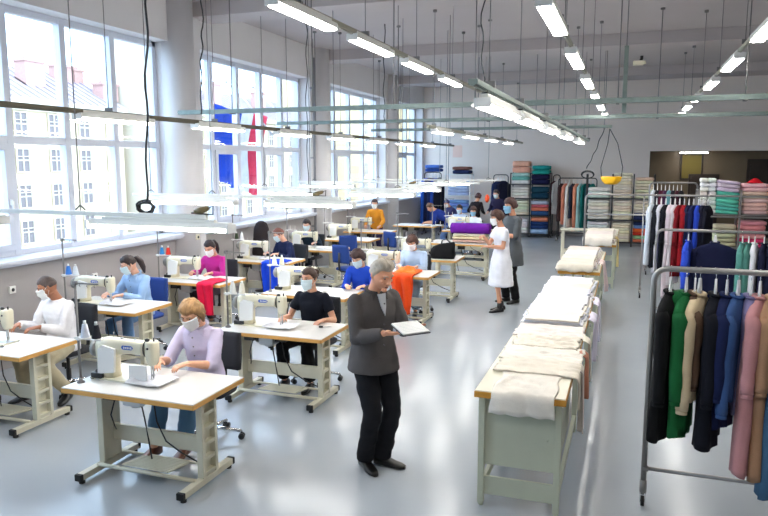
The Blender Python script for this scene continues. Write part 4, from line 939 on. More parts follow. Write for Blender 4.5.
def shirt(x0, x1, y0, y1, z, th, m, label, cat='cloth', name='white_shirt', ex=None, ey=None, lift=.0, neck=False, sleeves=False):
    """laid out garment: rounded slab with wrinkles, bending over the table edge at x = ex or y = ey"""
    NPILE[0] += 1; sd_ = NPILE[0] * 5.3 if 'pile' not in label else sum(map(ord, label.split(' of the ')[1])) * .37
    def bend(x, y, h):
        if ex is not None and x > ex:
            o = x - ex; a = min(o / .04, PI / 2); zz = TZ + h - max(0, o - .03) - .02 * math.sin(a) ; return (ex + .025 * math.sin(a) + .02 + .015 * nz(y * 6, o * 3, sd_) + h * .4, y + .04 * nz(o * 3, y * 2, sd_), zz)
        if ey is not None and y < ey:
            o = ey - y; a = min(o / .04, PI / 2); return (x + .02 * nz(o * 4, x * 3, sd_), ey - .022 * math.sin(a) - .012 + .012 * nz(x * 12, o * 2, sd_) - h * .3, TZ + h - max(0, o - .03) - .02 * math.sin(a))
        return (x, y, TZ + h)
    wk = .6 if 'pile' in label else 1.9
    def fn(u, v):
        e = (.03 if wk < 1 else .012) * nz(u * 4, v * 4, sd_); cx = (x0 + x1) / 2; cy = (y0 + y1) / 2
        x = x0 + (x1 - x0) * u; y = y0 + (y1 - y0) * v
        if sleeves:
            w = 1.0 if abs(v - .5) > .5 else 1.0
            k = .0 if .28 < u < .86 else .18
            y = cy + (y - cy) * (1 - (.34 if (u < .0 or u > .86) else 0))
        y += e * (v - .5) * 2 + (.02 if ey is None else .008) * nz(u * 7, 0, sd_); x += .03 * nz(v * 6, 1, sd_) * (u - .5) * 2
        edge = min(u, 1 - u, v, 1 - v); r = min(1, edge / .08)
        wr_ = (.007 * nz(x * 9, y * 14, sd_) + .006 * abs(nz(x * 22, y * 16, sd_ + 3))) * wk
        h = z + th * .5 * (.85 + .15 * r ** .5) + wr_ * (1 + lift) * r + .003
        return bend(x, y, h)
    m_ = MB(); m_.sheet(fn, 40, 22, th * .9)
    o = m_.obj(name, m); return tag(o, label, cat, 'white clothes on the cutting tables')
ey = 4.74
shirt(-.86, -.42, 4.58, 5.35, .0, .008, WH[2], 'white shirt hanging over the near end of the first cutting table', ey=ey, neck=True)
shirt(-.93, -.10, 5.22, 5.62, .010, .012, WH[1], 'cream shirt whose sleeve drops over the right edge, second from the near end', ex=-.345)
shirt(-.96, -.30, 5.60, 6.05, .004, .014, WH[2], 'ivory shirt laid flat, third from the near end of the first table')
shirt(-.92, -.36, 6.0, 6.45, .012, .014, WH[1], 'cream shirt with a curled collar, fourth from the near end', lift=.8)
shirt(-.97, -.34, 6.42, 6.9, .004, .016, WH[4], 'pinkish white shirt, fifth from the near end of the first table')
lbl = {0: 'bottom white shirt', 1: 'middle white shirt', 2: 'top white shirt', 3: 'uppermost white shirt'}
for k, y in enumerate((6.95, 7.4, 7.85, 8.3, 8.75, 9.2)):
    for q in range(3):
        shirt(-.98 + .02 * q + random.uniform(-.015, .02), -.345 - .02 * q + random.uniform(-.03, .0), y - .02 * q, y + .47, .004 + q * .022, .020, WH[(0, 3, 2, 0)[(k + q) % 4]],
              '%s of the %s thick pile on the first cutting table' % (lbl[q], FROMNEAR[k]))
for k, y in enumerate((10.75, 11.3, 11.85, 12.4)):
    for q in range(4):
        shirt(-1.01 + .01 * q, -.40 - .02 * q, y - .01 * q - (.17 if k == 0 and q == 3 else 0), y + .6, .004 + q * .026, .024, WH[(2, 0, 4, 1)[(k + q) % 4]],
              '%s of the %s pile on the second cutting table' % (lbl[q], FROMNEAR[k]), ey=10.65 if k == 0 else None)
for k, y in enumerate((14.5, 15.2, 15.9)):
    for q in range(3):
        shirt(-.84, -.24 - .02 * q, y - (.3 if k == 0 and q == 2 else 0), y + .75, .004 + q * .04, .036, WH[(4, 1, 2)[(k + q) % 3]], '%s of the %s pile on the third cutting table' % (lbl[q], FROMNEAR[k]), ey=14.35 if k == 0 else None)
def drape(label, x, y, w_, z0, z1, m, lean=.0, name='hanging_sleeve_cloth', grp='cloths hanging off the cutting tables'):
    NPILE[0] += 1; sd_ = NPILE[0] * 3.1; L_ = z0 - z1
    def fn(u, v):
        yy = y + (u - .5) * w_ * (1 - .25 * v) + .02 * nz(v * 4, 0, sd_); xx = x + .018 * math.sin(u * 11 + sd_) * (0.3 + v) + lean * v
        if v < .12: return (xx - .06 * (1 - v / .12), yy, z0 + .01 - .03 * (v / .12) ** 2)
        return (xx, yy, z0 - .02 - (v - .12) * L_ + .03 * nz(u * 3, 0, sd_) * v)
    m_ = MB(); m_.sheet(fn, 14, 26, .007); o = m_.obj(name, m); return tag(o, label, 'cloth', grp)
pk = fabric('dusty_pink', (206, 170, 156)); lil = fabric('lilac_white', (220, 214, 232))
drape('pale pink sleeve hanging low beside the nearest end panel', -.285, 5.52, .22, TZ + .012, .34, WH[4])
drape('rust coloured sleeve hanging between the pale ones', -.275, 5.95, .16, TZ + .01, .48, fabric('rust', (186, 122, 96)))
drape('cream sleeve hanging from the first table, behind the rust one', -.28, 6.45, .22, TZ + .01, .5, WH[1])
drape('lilac white cloth hanging off the right edge of the first table', -.27, 7.35, .42, TZ + .03, .42, lil)
drape('second lilac white cloth hanging farther along the first table', -.265, 8.1, .45, TZ + .05, .46, lil)
drape('pinkish cloth hanging at the corner of the second table', -.33, 11.2, .5, TZ + .08, .5, fabric('powder', (232, 208, 204)), .06)
drape('yellowish cloth hanging off the right of the third table', -.175, 15.1, .5, TZ + .06, .3, fabric('straw', (226, 200, 130)))
# small table and stool at the back
t = thing('side_table', 'small pale wooden table near the teal clothes at the back', 'table', (-1.30, 18.7, 0))
m = MB(); m.box((0, 0, .765), (.72, .5, .03), b=.006); m.obj('tabletop', m_top, t)
for x in (-.3, .3):
    for y in (-.2, .2): m = MB(); m.box((x, y, .375), (.05, .05, .75), b=.005); m.obj('leg', m_top, t)
m = MB(); m.box((0, -.2, .2), (.55, .03, .06), b=.004); m.box((0, .2, .2), (.55, .03, .06), b=.004); m.obj('lower_rail', m_top, t)

# ================= CLOTHES RACKS =================
def rack(label, x0, x1, y, zt, zb, m_, rails=(), xpost=None, cast=True, r=.018, foot=.24):
    t = thing('clothes_rack', label, 'clothes rack', (x0, y, 0)); L = x1 - x0
    def arc(x, z, sx): return [(x + sx * .09 * (1 - math.cos(a)), 0, z - .09 + .09 * math.sin(a)) for a in [PI / 2 * k / 6 for k in range(7)]]
    m = MB(); m.tube([(0, 0, .12)] + arc(0, zt, 1) + list(reversed(arc(L, zt, -1))) + [(L, 0, .12)], r, 12); m.obj('frame', m_, t)
    if zb: m = MB(); m.cyl((0, 0, zb), (L, 0, zb), r * .7, 10); m.cyl((-.015, 0, zb), (.03, 0, zb), r * 1.2, 10); m.obj('lower_bar', m_, t)
    for z in rails: m = MB(); m.cyl((0, 0, z), (L, 0, z), r * .85, 10); m.obj('rail', m_, t)
    for x in [0, L] + ([xpost - x0] if xpost else []):
        if xpost and x == xpost - x0: m = MB(); m.cyl((x, 0, .1), (x, 0, zt), r * .8, 10); m.obj('post', m_, t)
        m = MB(); m.tube([(x, -max(foot, .02), .115), (x, max(foot, .02), .115)], r * .8, 10); m.tube([(x, 0, .11), (x, 0, .2)], r * 1.3, 10); m.obj('foot_bar', m_, t)
        for s in ((-1, 1) if foot else (0,)):
            m = MB(); m.cyl((x - .012, s * foot, .038), (x + .012, s * foot, .038), .037, 16, 0); m.box((x - .018, s * foot, .065), (.006, .035, .07), 1); m.box((x + .018, s * foot, .065), (.006, .035, .07), 1); m.cyl((x, s * foot, .09), (x, s * foot, .118), .012, 8, 1); m.cyl((x - .014, s * foot, .038), (x + .014, s * foot, .038), .012, 10, 1); m.obj('caster', [m_rubber, m_chrome], t)
    return t
m_pipe = mat('grey_painted_pipe', srgb(150, 148, 146), .35, metal=.5)
rack('grey tubular clothes rack nearest the camera, hung with long garments', .19, 2.35, 5.17, 1.765, .29, m_pipe, r=.02, foot=0)
rack('second clothes rack with a navy sweater shown from the front', .42, 3.2, 11.2, 1.495, .3, m_pipe, r=.021)
rack('wide clothes rack with two rails, reaching over the cutting tables', -.78, 3.4, 13.72, 1.90, 0, m_pipe, rails=(1.53,), xpost=.26, r=.018, foot=.2)
rack('farther clothes rack with maroon and teal clothes', .42, 1.4, 16.7, 2.05, .3, m_pipe, r=.018)
hangp = mat('white_hanger_plastic', srgb(236, 236, 236), .35)
def hanger_mesh(w_=.34):
    m = MB(); h = w_ / 2
    m.tube([(0, 0, -.085), (-.075, 0, -.168), (-.15, 0, -.215)], [.011, .008, .006], 8, sy=.7); m.tube([(0, 0, -.085), (.075, 0, -.168), (.15, 0, -.215)], [.011, .008, .006], 8, sy=.7)
    m.prism([(-.012, .0), (.012, 0), (.03, -.09), (-.03, -.09)], -.006, .006, M=Matrix.Rotation(PI / 2, 4, 'X'))
    k = MB(); k.tube([(0, 0, -.01), (0, 0, .03)] + [(.024 * math.cos(a) - .0, 0, .054 + .024 * math.sin(a)) for a in [-PI / 2 + PI * .3 * j / 2 for j in range(0, 9)]], .0022, 6)
    return m.mesh('hanger_body', hangp), k.mesh('hook', m_chrome)
HM = hanger_mesh()
def hanger(x, y, zrod, rz, label, group):
    t = thing('coat_hanger', label, 'coat hanger', (x, y, zrod - .055), rz, group)
    for n_, me in (('hanger_body', HM[0]), ('hook', HM[1])): o = bpy.data.objects.new(n_, me); C.objects.link(o); o.parent = t
    return t
GN = [0]
def garment(label, x, y, zrod, rz, col, L=1.0, w_=.21, th=.05, sl=.58, name='hanging_jacket', cat='garment', group=None, collar=True, hem=1.12, hood=False, hang=True, sleeve_col=None, low=False, hlabel=None):
    GN[0] += 1; sd_ = GN[0] * 7.7; t = thing(name, label, cat, (x, y, zrod - .165), rz, group)
    f = fabric('g_%d_%d_%d' % col, col)
    nseg = 18 if low else 40; prof = [(-.005, .055, .030), (-.02, .085, .036), (-.05, w_ * .62, .045), (-.085, w_ * .86, .052), (-.115, w_ * .98, .055), (-.17, w_ * 1.0, .056)]
    z = .26
    while z < L: prof.append((-z, w_ * (1 + (hem - 1) * (z - .17) / (L - .17)), th + .02 * (z / L))); z += .09
    prof.append((-L, w_ * hem, th + .02))
    rings = []
    for (z, hx, hy) in prof:
        k = min(1, max(0, (-z - .1) / .5)); R_ = []
        for j in range(nseg):
            a = 2 * PI * j / nseg
            f_ = 1 + k * (.30 * nz(math.cos(a) * 2.2, math.sin(a) * 2.2 + sd_, z * .8) + .16 * math.sin(a * 9 + sd_ + 2 * nz(0, sd_, z * 2)))
            R_.append((hx * math.copysign(abs(math.cos(a)) ** .8, math.cos(a)) + .012 * nz(sd_, 0, z * 3) * k, hy * f_ * math.copysign(abs(math.sin(a)) ** .8, math.sin(a)) + .02 * k * nz(sd_, a, z * 2), z + (.012 * math.sin(a * 3 + sd_) if z == -L else 0)))
        rings.append(R_)
    m = MB(); m.loft(rings)
    m.obj('garment_body', f, t)
    if sl:
        for s in (-1, 1):
            fs_ = fabric('g_%d_%d_%d' % sleeve_col, sleeve_col) if sleeve_col else f
            pts = []; rr = []
            for q in range(12):
                v = q / 11; pts.append((s * (w_ * .90 + .035 * math.sin(v * 1.6) + .012 * nz(sd_, s, v * 4)), (.018 + .01 * nz(sd_ + 4, s, v * 3)) * s * (v > 0), -.11 - sl * v)); rr.append(.056 - .016 * v + .006 * nz(sd_ * 2, s, v * 7))
            rr[0] = .040; rr[-1] = rr[-2] * .98
            m = MB(); m.tube(pts, rr, 12, sy=.85); m.tube([pts[-1], Vector(pts[-1]) - Vector((0, 0, .03))], [rr[-1] * .92, rr[-1] * .9], 12, sy=.85); m.obj('sleeve', fs_, t)
    if collar:
        m = MB(); m.tube([(.058 * math.cos(a), .030 * math.sin(a), .004 + .008 * math.sin(a)) for a in [2 * PI * q / 16 for q in range(17)]], .011, 8, sy=1.6); m.obj('collar', f, t)
    if hood: m = MB(); m.loft([ering((0, .03, .01), .07, .05, 0), ering((0, .05, -.04), .10, .06, 0), ering((0, .055, -.12), .085, .05, 0), ering((0, .05, -.17), .04, .03, 0)]); m.obj('hood', f, t)
    if hang: hanger(x, y, zrod, rz, hlabel or ('white hanger holding the ' + ' '.join(label.split()[:6])), 'coat hangers')
    return t
R90 = PI / 2
NR = 'clothes on the nearest rack'
for (lb, x, tw, col, L, sl, nm, hem, kw) in (
        ('black coat at the left end of the nearest rack', .30, -.32, (12, 12, 14), 1.02, .62, 'hanging_coat', 1.1, {}),
        ('green hooded jacket second on the nearest rack', .40, -.28, (22, 92, 48), .98, .6, 'hanging_jacket', 1.0, dict(hood=True)),
        ('brown top squeezed behind the cream one', .455, -.1, (96, 74, 60), .62, .5, 'hanging_blouse', 1.0, dict(w_=.14)),
        ('cream sweater with a broad sleeve on the nearest rack', .485, -.46, (206, 186, 152), .72, .66, 'hanging_sweater', .9, {}),
        ('dark navy coat right of the cream sweater', .585, -.25, (14, 16, 26), 1.04, .6, 'hanging_coat', 1.05, {}),
        ('dark blue thin top beside the dark navy coat', .655, -.3, (22, 32, 70), .90, .55, 'hanging_blouse', .85, {}),
        ('denim blue sweater in the middle of the nearest rack', .725, -.45, (60, 88, 138), .70, .66, 'hanging_sweater', 1.0, {}),
        ('lilac grey top behind the denim blue sweater', .80, -.1, (120, 112, 150), .80, .5, 'hanging_blouse', 1.0, dict(w_=.15)),
        ('dusty pink long dress with wide sleeves', .855, -.38, (190, 134, 136), 1.20, .50, 'hanging_dress', 1.05, {}),
        ('tan brown long dress beside the pink one', .93, -.36, (168, 128, 98), 1.22, .48, 'hanging_dress', .95, {}),
        ('steel blue long dress with a buckled strap', .995, -.3, (64, 98, 128), 1.34, .52, 'hanging_dress', .95, {}),
        ('slate blue dress at the right edge of the picture', 1.08, -.35, (84, 116, 150), .85, .5, 'hanging_dress', 1.1, {}),
        ('dark slate coat hanging just outside the right edge', 1.17, -.2, (50, 66, 92), 1.2, .6, 'hanging_coat', 1.05, {})):
    garment(lb, x, 5.17, 1.765, R90 + tw, col, L, sl=sl, name=nm, group=NR, hem=hem, **kw)
D = 'clothes on the wide double rack'
cols = [((206, 214, 226), 1.1, 'pale blue gown'), ((26, 28, 36), 1.15, 'black coat'), ((224, 224, 236), 1.25, 'white shirt dress'), ((16, 18, 26), 1.2, 'dark suit jacket'), ((222, 206, 214), 1.7, 'long pinkish white gown'), ((230, 222, 230), 1.45, 'pale lilac gown'),
        ((120, 20, 30), 1.3, 'dark red dress'), ((150, 24, 34), 1.1, 'bright red dress'), ((28, 32, 66), 1.2, 'navy dress'), ((26, 36, 80), 1.3, 'dark blue dress'), ((34, 62, 170), 1.4, 'cobalt blue dress'), ((24, 24, 44), 1.0, 'midnight jacket'), ((22, 24, 38), 1.0, 'black jacket')]
for k, (c_, L, n_) in enumerate(cols):
    garment('%s on the top rail of the wide rack' % n_, .40 + k * .078, 13.72, 1.90, R90 - .35 + .1 * math.sin(k * 2), c_, L, name='hanging_' + n_.split()[-1].replace('top', 'blouse'), group=D, low=True, collar=False)
garment('navy blue sweater facing the camera on the second rack', 1.22, 11.2, 1.495, .05, (22, 26, 58), .95, w_=.30, sl=.62, name='hanging_sweater', hem=1.0, th=.06, group='clothes on the second rack')
for k, (c_, L, n_) in enumerate([((44, 74, 190), .5, 'cobalt blue shirt'), ((80, 140, 130), 1.25, 'teal green long dress'), ((70, 120, 110), 1.1, 'grey green dress'), ((230, 230, 236), .9, 'white top'), ((24, 26, 52), 1.2, 'navy coat'), ((22, 24, 48), 1.1, 'dark navy coat'), ((30, 32, 60), 1.2, 'ink blue coat')]):
    garment('%s on the second rack' % n_, (.86, 1.58, 1.66, 1.74, 1.86, 1.95, 2.05)[k], 11.2 + (.04 if k == 0 else 0), 1.495, R90 - .3, c_, L, name='hanging_' + n_.split()[-1].replace('top', 'blouse'), group='clothes on the second rack', low=True)
for k, (c_, n_) in enumerate([((200, 206, 214), 'grey white top'), ((36, 34, 40), 'black top'), ((84, 30, 52), 'maroon top'), ((60, 30, 60), 'plum top'), ((96, 150, 160), 'light teal top'), ((40, 38, 46), 'charcoal top'), ((60, 26, 40), 'wine top'), ((30, 28, 34), 'dark top')]):
    garment('%s on the farther rack behind the double rail' % n_, .50 + k * .082, 16.7, 2.05, R90 - .2, c_, 1.1, name='hanging_blouse', group='clothes on the farther rack', low=True, collar=False)
# rack with teal and coral clothes by the back wall
m_dark = mat('black_metal_frame', (.02, .02, .022), .5)
rack('low black garment rack with coral, white and teal clothes at the back', -2.15, -.98, 22.9, 2.0, .25, m_dark, r=.016)
for k, (c_, L, n_) in enumerate([((60, 40, 40), 1.2, 'dark brown jacket'), ((214, 130, 104), 1.3, 'coral dress'), ((226, 220, 210), 1.4, 'cream dress'), ((40, 44, 60), 1.1, 'navy top'), ((222, 140, 110), 1.5, 'salmon dress'), ((160, 200, 196), 1.5, 'pale aqua dress'), ((24, 110, 104), 1.5, 'teal coat'), ((20, 70, 76), 1.45, 'dark teal coat'), ((26, 120, 110), 1.5, 'bright teal coat')]):
    garment('%s on the back rack beside the small table' % n_, -2.05 + k * .118, 22.9, 2.0, R90 - .4, c_, L, name='hanging_' + n_.split()[-1].replace('top', 'blouse'), group='clothes on the back rack', low=True, collar=False)

# ================= SHELVES AND FOLDED FABRIC =================
def shelf_unit(label, x0, x1, y, d, zt, shelves, m_=None, dividers=(), name='shelf_unit'):
    t = thing(name, label, 'shelves', (x0, y, 0)); W = x1 - x0
    for x in [0.015, W - .015] + [q - x0 for q in dividers]:
        m = MB()
        for yy in (0.02, d - .02): m.box((x, yy, zt / 2), (.035, .035, zt), b=.004)
        m.box((x, d / 2, zt - .02), (.03, d - .05, .03)); m.box((x, d / 2, .08), (.03, d - .05, .03)); m.obj('upright', m_ or m_dark, t)
    for z in shelves: m = MB(); m.box((W / 2, d / 2, z), (W, d, .022), b=.003); m.obj('shelf', m_ or m_dark, t)
    return t
FM = {}
def fold_mesh(w_, d, h, col, var):
    key = (w_, d, h, col, var)
    if key in FM: return FM[key]
    m = MB(); sd_ = var * 9.1; n = 16; rings = []
    nx = 10
    for i in range(nx + 1):
        x = -w_ / 2 + w_ * i / nx; e = 1 - .12 * (abs(i - nx / 2) / (nx / 2)) ** 6; R_ = []
        for k in range(n):
            a = 2 * PI * k / n; c_, s_ = math.cos(a), math.sin(a)
            yy = d / 2 * math.copysign(abs(c_) ** .35, c_) * e; zz = h / 2 * math.copysign(abs(s_) ** .55, s_) * (e if 0 < i < nx else .8)
            R_.append((x + .006 * nz(a, sd_, 0), yy + .008 * nz(x * 8, a * 2, sd_), zz + h / 2 + .05 * h * nz(x * 6, a, sd_)))
        rings.append(R_)
    m.loft(rings)
    for q in (.33, .66): m.tube([(x * w_ / 2, -d / 2 * .985 - .001, h * q + .02 * h * nz(x * 4, q, sd_)) for x in (-.9, -.45, 0, .45, .9)], .0022, 5)
    FM[key] = m.mesh('folded_fabric', fabric('f_%d_%d_%d' % col, col)); return FM[key]
def stack(x, y, z0, items, w_, d, where, grp, jit=.012, name='folded_fabric', tilt=0.0):
    """items bottom to top: (colour, colour word, height)"""
    z = z0; n = len(items)
    for i, (c_, word, h) in enumerate(items):
        rk = n - 1 - i; o = bpy.data.objects.new(name, fold_mesh(w_, d, h, c_, i % 3)); C.objects.link(o)
        o.location = (x + random.uniform(-jit, jit), y + random.uniform(-jit, jit), z); o.rotation_euler = (0, tilt, random.uniform(-.03, .03))
        tag(o, '%s fabric, %s %s' % (word, ORD[rk] if rk < len(ORD) else 'low', where), 'folded fabric', grp); z += h * .985
def rep(c_, w_, h, n): return [(tuple(min(255, max(0, q + random.randint(-6, 6))) for q in c_), w_, h) for _ in range(n)]
CR, WT = (232, 222, 198), (232, 230, 226)
Y3 = 21.8
shelf_unit('tall dark shelf of cream and white folds behind the third cutting table', -1.24, .70, Y3, .6, 2.15, (.12, .78, 1.42), dividers=(-.49, .11))
stack(-.86, Y3 + .3, .131, rep(WT, 'white', .10, 6), .62, .5, 'in the left bay on the bottom shelf', 'folds in the left bay')
stack(-.86, Y3 + .3, .791, rep((226, 222, 210), 'off white', .10, 6), .62, .5, 'in the left bay on the middle shelf', 'folds in the left bay')
stack(-.86, Y3 + .3, 1.431, rep((206, 222, 214), 'pale mint', .10, 2) + rep(WT, 'white', .12, 1), .62, .5, 'in the left bay on the top shelf', 'folds in the left bay')
stack(-.19, Y3 + .3, .131, rep(CR, 'cream', .085, 7), .52, .5, 'in the middle bay on the bottom shelf', 'folds in the middle bay')
stack(-.19, Y3 + .3, .791, rep(CR, 'cream', .085, 7), .52, .5, 'in the middle bay on the middle shelf', 'folds in the middle bay')
stack(-.19, Y3 + .3, 1.431, rep((228, 220, 200), 'light cream', .085, 9), .52, .5, 'in the middle bay on the top shelf', 'folds in the middle bay')
stack(.40, Y3 + .3, .131, [((226, 120, 90), 'salmon', .1), ((150, 190, 140), 'mint green', .11), ((200, 60, 40), 'red', .09), ((222, 96, 40), 'orange', .12), ((110, 140, 196), 'sky blue', .1), ((34, 48, 90), 'navy', .1)], .5, .5, 'in the right bay on the bottom shelf', 'coloured folds in the right bay')
stack(.40, Y3 + .3, .791, rep((36, 50, 96), 'dark blue', .11, 2) + rep(CR, 'cream', .09, 4), .5, .5, 'in the right bay on the middle shelf', 'folds in the right bay')
stack(.40, Y3 + .3, 1.431, rep((226, 214, 190), 'sand', .09, 6) + rep((220, 190, 170), 'rosy beige', .09, 1), .5, .5, 'in the right bay on the top shelf', 'folds in the right bay')
YF = 23.55
shelf_unit('black frame shelf with teal, navy and striped folds against the back wall', -3.80, -2.48, YF, .55, 2.15, (.1, .72, 1.28, 1.75), dividers=(-3.13,))
stack(-3.46, YF + .27, .111, rep(WT, 'white', .1, 5), .58, .46, 'of the left column on the bottom shelf', 'folds in the left column')
stack(-3.46, YF + .27, .731, rep((226, 222, 204), 'ivory', .1, 5), .58, .46, 'of the left column on the second shelf', 'folds in the left column')
stack(-3.46, YF + .27, 1.291, rep((232, 228, 214), 'ivory', .1, 4), .58, .46, 'of the left column on the third shelf', 'folds in the left column')
stack(-3.46, YF + .27, 1.761, [(WT, 'white', .14), ((120, 190, 180), 'aqua', .13), ((176, 214, 206), 'pale aqua', .12)] + [((226, 168, 146), 'peach', .2), ((230, 176, 152), 'light peach', .2)], .58, .46, 'of the left column on the top shelf', 'folds in the left column')
stack(-2.81, YF + .27, .111, [((160, 190, 226), 'light blue', .16), ((36, 60, 110), 'dark blue', .14), ((40, 66, 120), 'denim blue', .12), ((216, 130, 100), 'terracotta', .15)], .58, .46, 'of the right column on the bottom shelf', 'folds in the right column')
stack(-2.81, YF + .27, .731, [((50, 84, 130), 'steel blue', .15), ((226, 124, 96), 'coral', .12), ((206, 100, 110), 'rose', .1), ((190, 200, 216), 'pale grey', .13)], .58, .46, 'of the right column on the second shelf', 'folds in the right column')
stack(-2.81, YF + .27, 1.291, rep((22, 60, 80), 'dark petrol', .2, 2), .58, .46, 'of the right column on the third shelf', 'folds in the right column')
stack(-2.81, YF + .27, 1.761, rep((24, 30, 66), 'navy', .17, 2) + rep((30, 140, 140), 'teal', .15, 2), .58, .46, 'of the right column on the top shelf', 'folds in the right column')
rack('black garment rack with navy clothes left of the striped folds', -4.35, -3.86, 23.5, 2.08, .2, m_dark, r=.016)
for k in range(3): garment('%s blue coat on the short black rack by the back wall' % ('navy', 'dark', 'midnight')[k], -4.2 + k * .1, 23.5, 2.05, R90 - .9, ((30, 44, 84), (26, 36, 70), (22, 26, 50))[k], 1.2, name='hanging_coat', group='clothes on the short black rack', low=True, collar=False)
rack('short black rack with dark and white tops right of the striped folds', -2.42, -2.2, 23.9, 2.08, .2, m_dark, r=.016)
for k in range(2): garment('%s top on the narrow rack right of the striped folds' % ('dark maroon', 'white')[k], -2.36 + k * .09, 23.9, 2.05, R90 - .8, ((70, 36, 44), (220, 220, 220))[k], 1.1, name='hanging_blouse', group='clothes on the narrow rack', low=True, collar=False)
shelf_unit('white shelf with blue folds on top in the back left corner', -6.05, -5.15, 23.5, .6, 2.1, (.1, .75, 1.35, 2.08), m_=m_whitep, dividers=())
stack(-5.6, 23.8, 1.361, rep((176, 200, 232), 'pale blue', .11, 5), .7, .5, 'on the third shelf of the white corner unit', 'pale blue folds')
stack(-5.6, 23.8, .761, rep((120, 160, 220), 'sky blue', .11, 4), .7, .5, 'on the second shelf of the white corner unit', 'sky blue folds')
stack(-5.6, 23.8, .111, rep((40, 60, 130), 'deep blue', .11, 4), .7, .5, 'on the bottom shelf of the white corner unit', 'deep blue folds')
stack(-5.50, 23.8, 2.092, [((36, 44, 84), 'navy', .14), ((124, 84, 76), 'brown', .12)], .6, .5, 'piled on top of the white corner unit', 'folds on the corner unit')
rack('black rack with long blue fabric hanging in the back left corner', -6.75, -6.15, 23.4, 2.15, .2, m_dark, r=.016)
for k in range(5): garment('%s length of cloth on the corner rack' % ('bright blue', 'navy', 'dark blue', 'royal blue', 'black blue')[k], -6.68 + k * .115, 23.4, 2.12, R90 - .8, ((40, 90, 190), (24, 34, 70), (28, 44, 90), (36, 70, 160), (18, 22, 40))[k], 1.6, name='hanging_cloth', sl=0, group='blue cloths on the corner rack', low=True, collar=False)
stack(-6.4, 23.4, 2.17, [((40, 70, 140), 'dark blue', .12), ((70, 110, 190), 'mid blue', .12)], .55, .4, 'laid on the corner rack rail', 'blue folds on the corner rack')
m = MB(); m.box((-5.85, YB - .004, 2.88), (.34, .006, .42)); tag(m.obj('wall_notice', mat('peach_paper', srgb(244, 214, 200), .8)), 'pale peach paper fixed high on the back wall', 'notice')
# shelves at the right with white, teal and pink piles
Y5 = 15.3
shelf_unit('grey shelf of pink, teal and white piles behind the racks on the right', 1.30, 3.1, Y5, .55, 1.95, (.08, .80, 1.46), m_=m_pipe, dividers=(2.08,))
stack(1.42, Y5 + .27, 1.471, rep((236, 236, 230), 'white', .09, 8), .13, .45, 'of the first narrow white pile on the right shelf', 'white narrow piles')
stack(1.57, Y5 + .27, 1.471, rep((236, 236, 234), 'bright white', .09, 8), .13, .45, 'of the second narrow white pile on the right shelf', 'white narrow piles')
stack(1.85, Y5 + .22, 1.471, rep((96, 196, 176), 'teal green', .075, 6) + rep((222, 206, 222), 'lilac', .08, 2) + rep((214, 196, 216), 'light lilac', .06, 1), .40, .45, 'of the teal and lilac pile on the right shelf', 'teal and lilac pile', tilt=.10)
stack(2.34, Y5 + .27, 1.471, rep((240, 200, 196), 'pale pink', .08, 4) + rep((236, 220, 200), 'peach cream', .07, 2) + rep((242, 196, 194), 'pink', .08, 2), .46, .45, 'of the pink pile on the upper right shelf', 'pink pile')
stack(2.34, Y5 + .27, .811, rep((226, 60, 110), 'hot pink', .09, 2) + rep((240, 160, 170), 'rose pink', .09, 4), .46, .45, 'of the rose pile on the middle right shelf', 'rose pile')
stack(2.34, Y5 + .27, .091, rep((238, 238, 240), 'white', .09, 7), .46, .45, 'of the white pile on the bottom right shelf', 'white pile right')
stack(1.85, Y5 + .27, .811, rep((200, 196, 160), 'khaki cream', .09, 5), .40, .45, 'of the khaki pile on the middle right shelf', 'khaki pile')
stack(1.85, Y5 + .27, .091, rep((236, 236, 240), 'pure white', .09, 7), .40, .45, 'of the pale pile left of the white one', 'white pile left')
stack(1.46, Y5 + .27, .091, rep((210, 214, 220), 'grey white', .09, 7), .26, .45, 'of the grey white pile on the bottom right shelf', 'grey white pile')
stack(2.8, Y5 + .27, 1.471, rep((240, 210, 200), 'shell pink', .09, 6), .4, .45, 'of the shell pink pile at the right edge', 'shell pink pile')
m = MB(); m.sheet(lambda u, v: (2.34 + .26 * (u - .5), Y5 + .25 + .24 * (v - .5), 2.093 + .09 * math.sin(u * PI) * math.sin(v * PI) + .01 * nz(u * 6, v * 6, 0)), 10, 10, .01); tag(m.obj('red_cloth', fabric('red', (206, 20, 34))), 'crumpled red cloth on top of the pink pile', 'cloth')
# yellow bowl lamp hanging on black cords from the end of the far tray
t = thing('hanging_bowl', 'bright yellow bowl hanging on two black cords at the back', 'lamp', (-.42, 17.2, 2.08))
m = MB(); m.lathe([(.05, -.10), (.14, -.09), (.21, -.02), (.24, .08), (.235, .085), (.20, -.01), (.13, -.07), (.02, -.08)], seg=24); m.obj('bowl', mat('yellow_plastic', srgb(250, 190, 20), .4), t)
for s, x in ((-1, -.22), (1, .22)):
    m = MB(); P = [(x, 0, .07), (x * 1.1, 0, .3), (x * .5, 0, .85), (-.08, 0, 1.19)]; q = []
    for i in range(3):
        for k in range(5): q.append(Vector(P[i]).lerp(Vector(P[i + 1]), k / 5))
    q.append(Vector(P[-1])); m.tube(q, .011, 6); m.obj('cord', m_black, t)
m = MB(); m.box((-.08, 0, .02), (.16, .1, .05), b=.01, rot=(0, 0, 0)); m.obj('holder', m_black, t)
cable('black cord loop hanging left of the yellow bowl', [(-.62, 17.12, 3.27), (-.80, 17.12, 2.75), (-.98, 17.12, 2.35)], .012, ring=((-.95, 17.12, 2.2), .13))
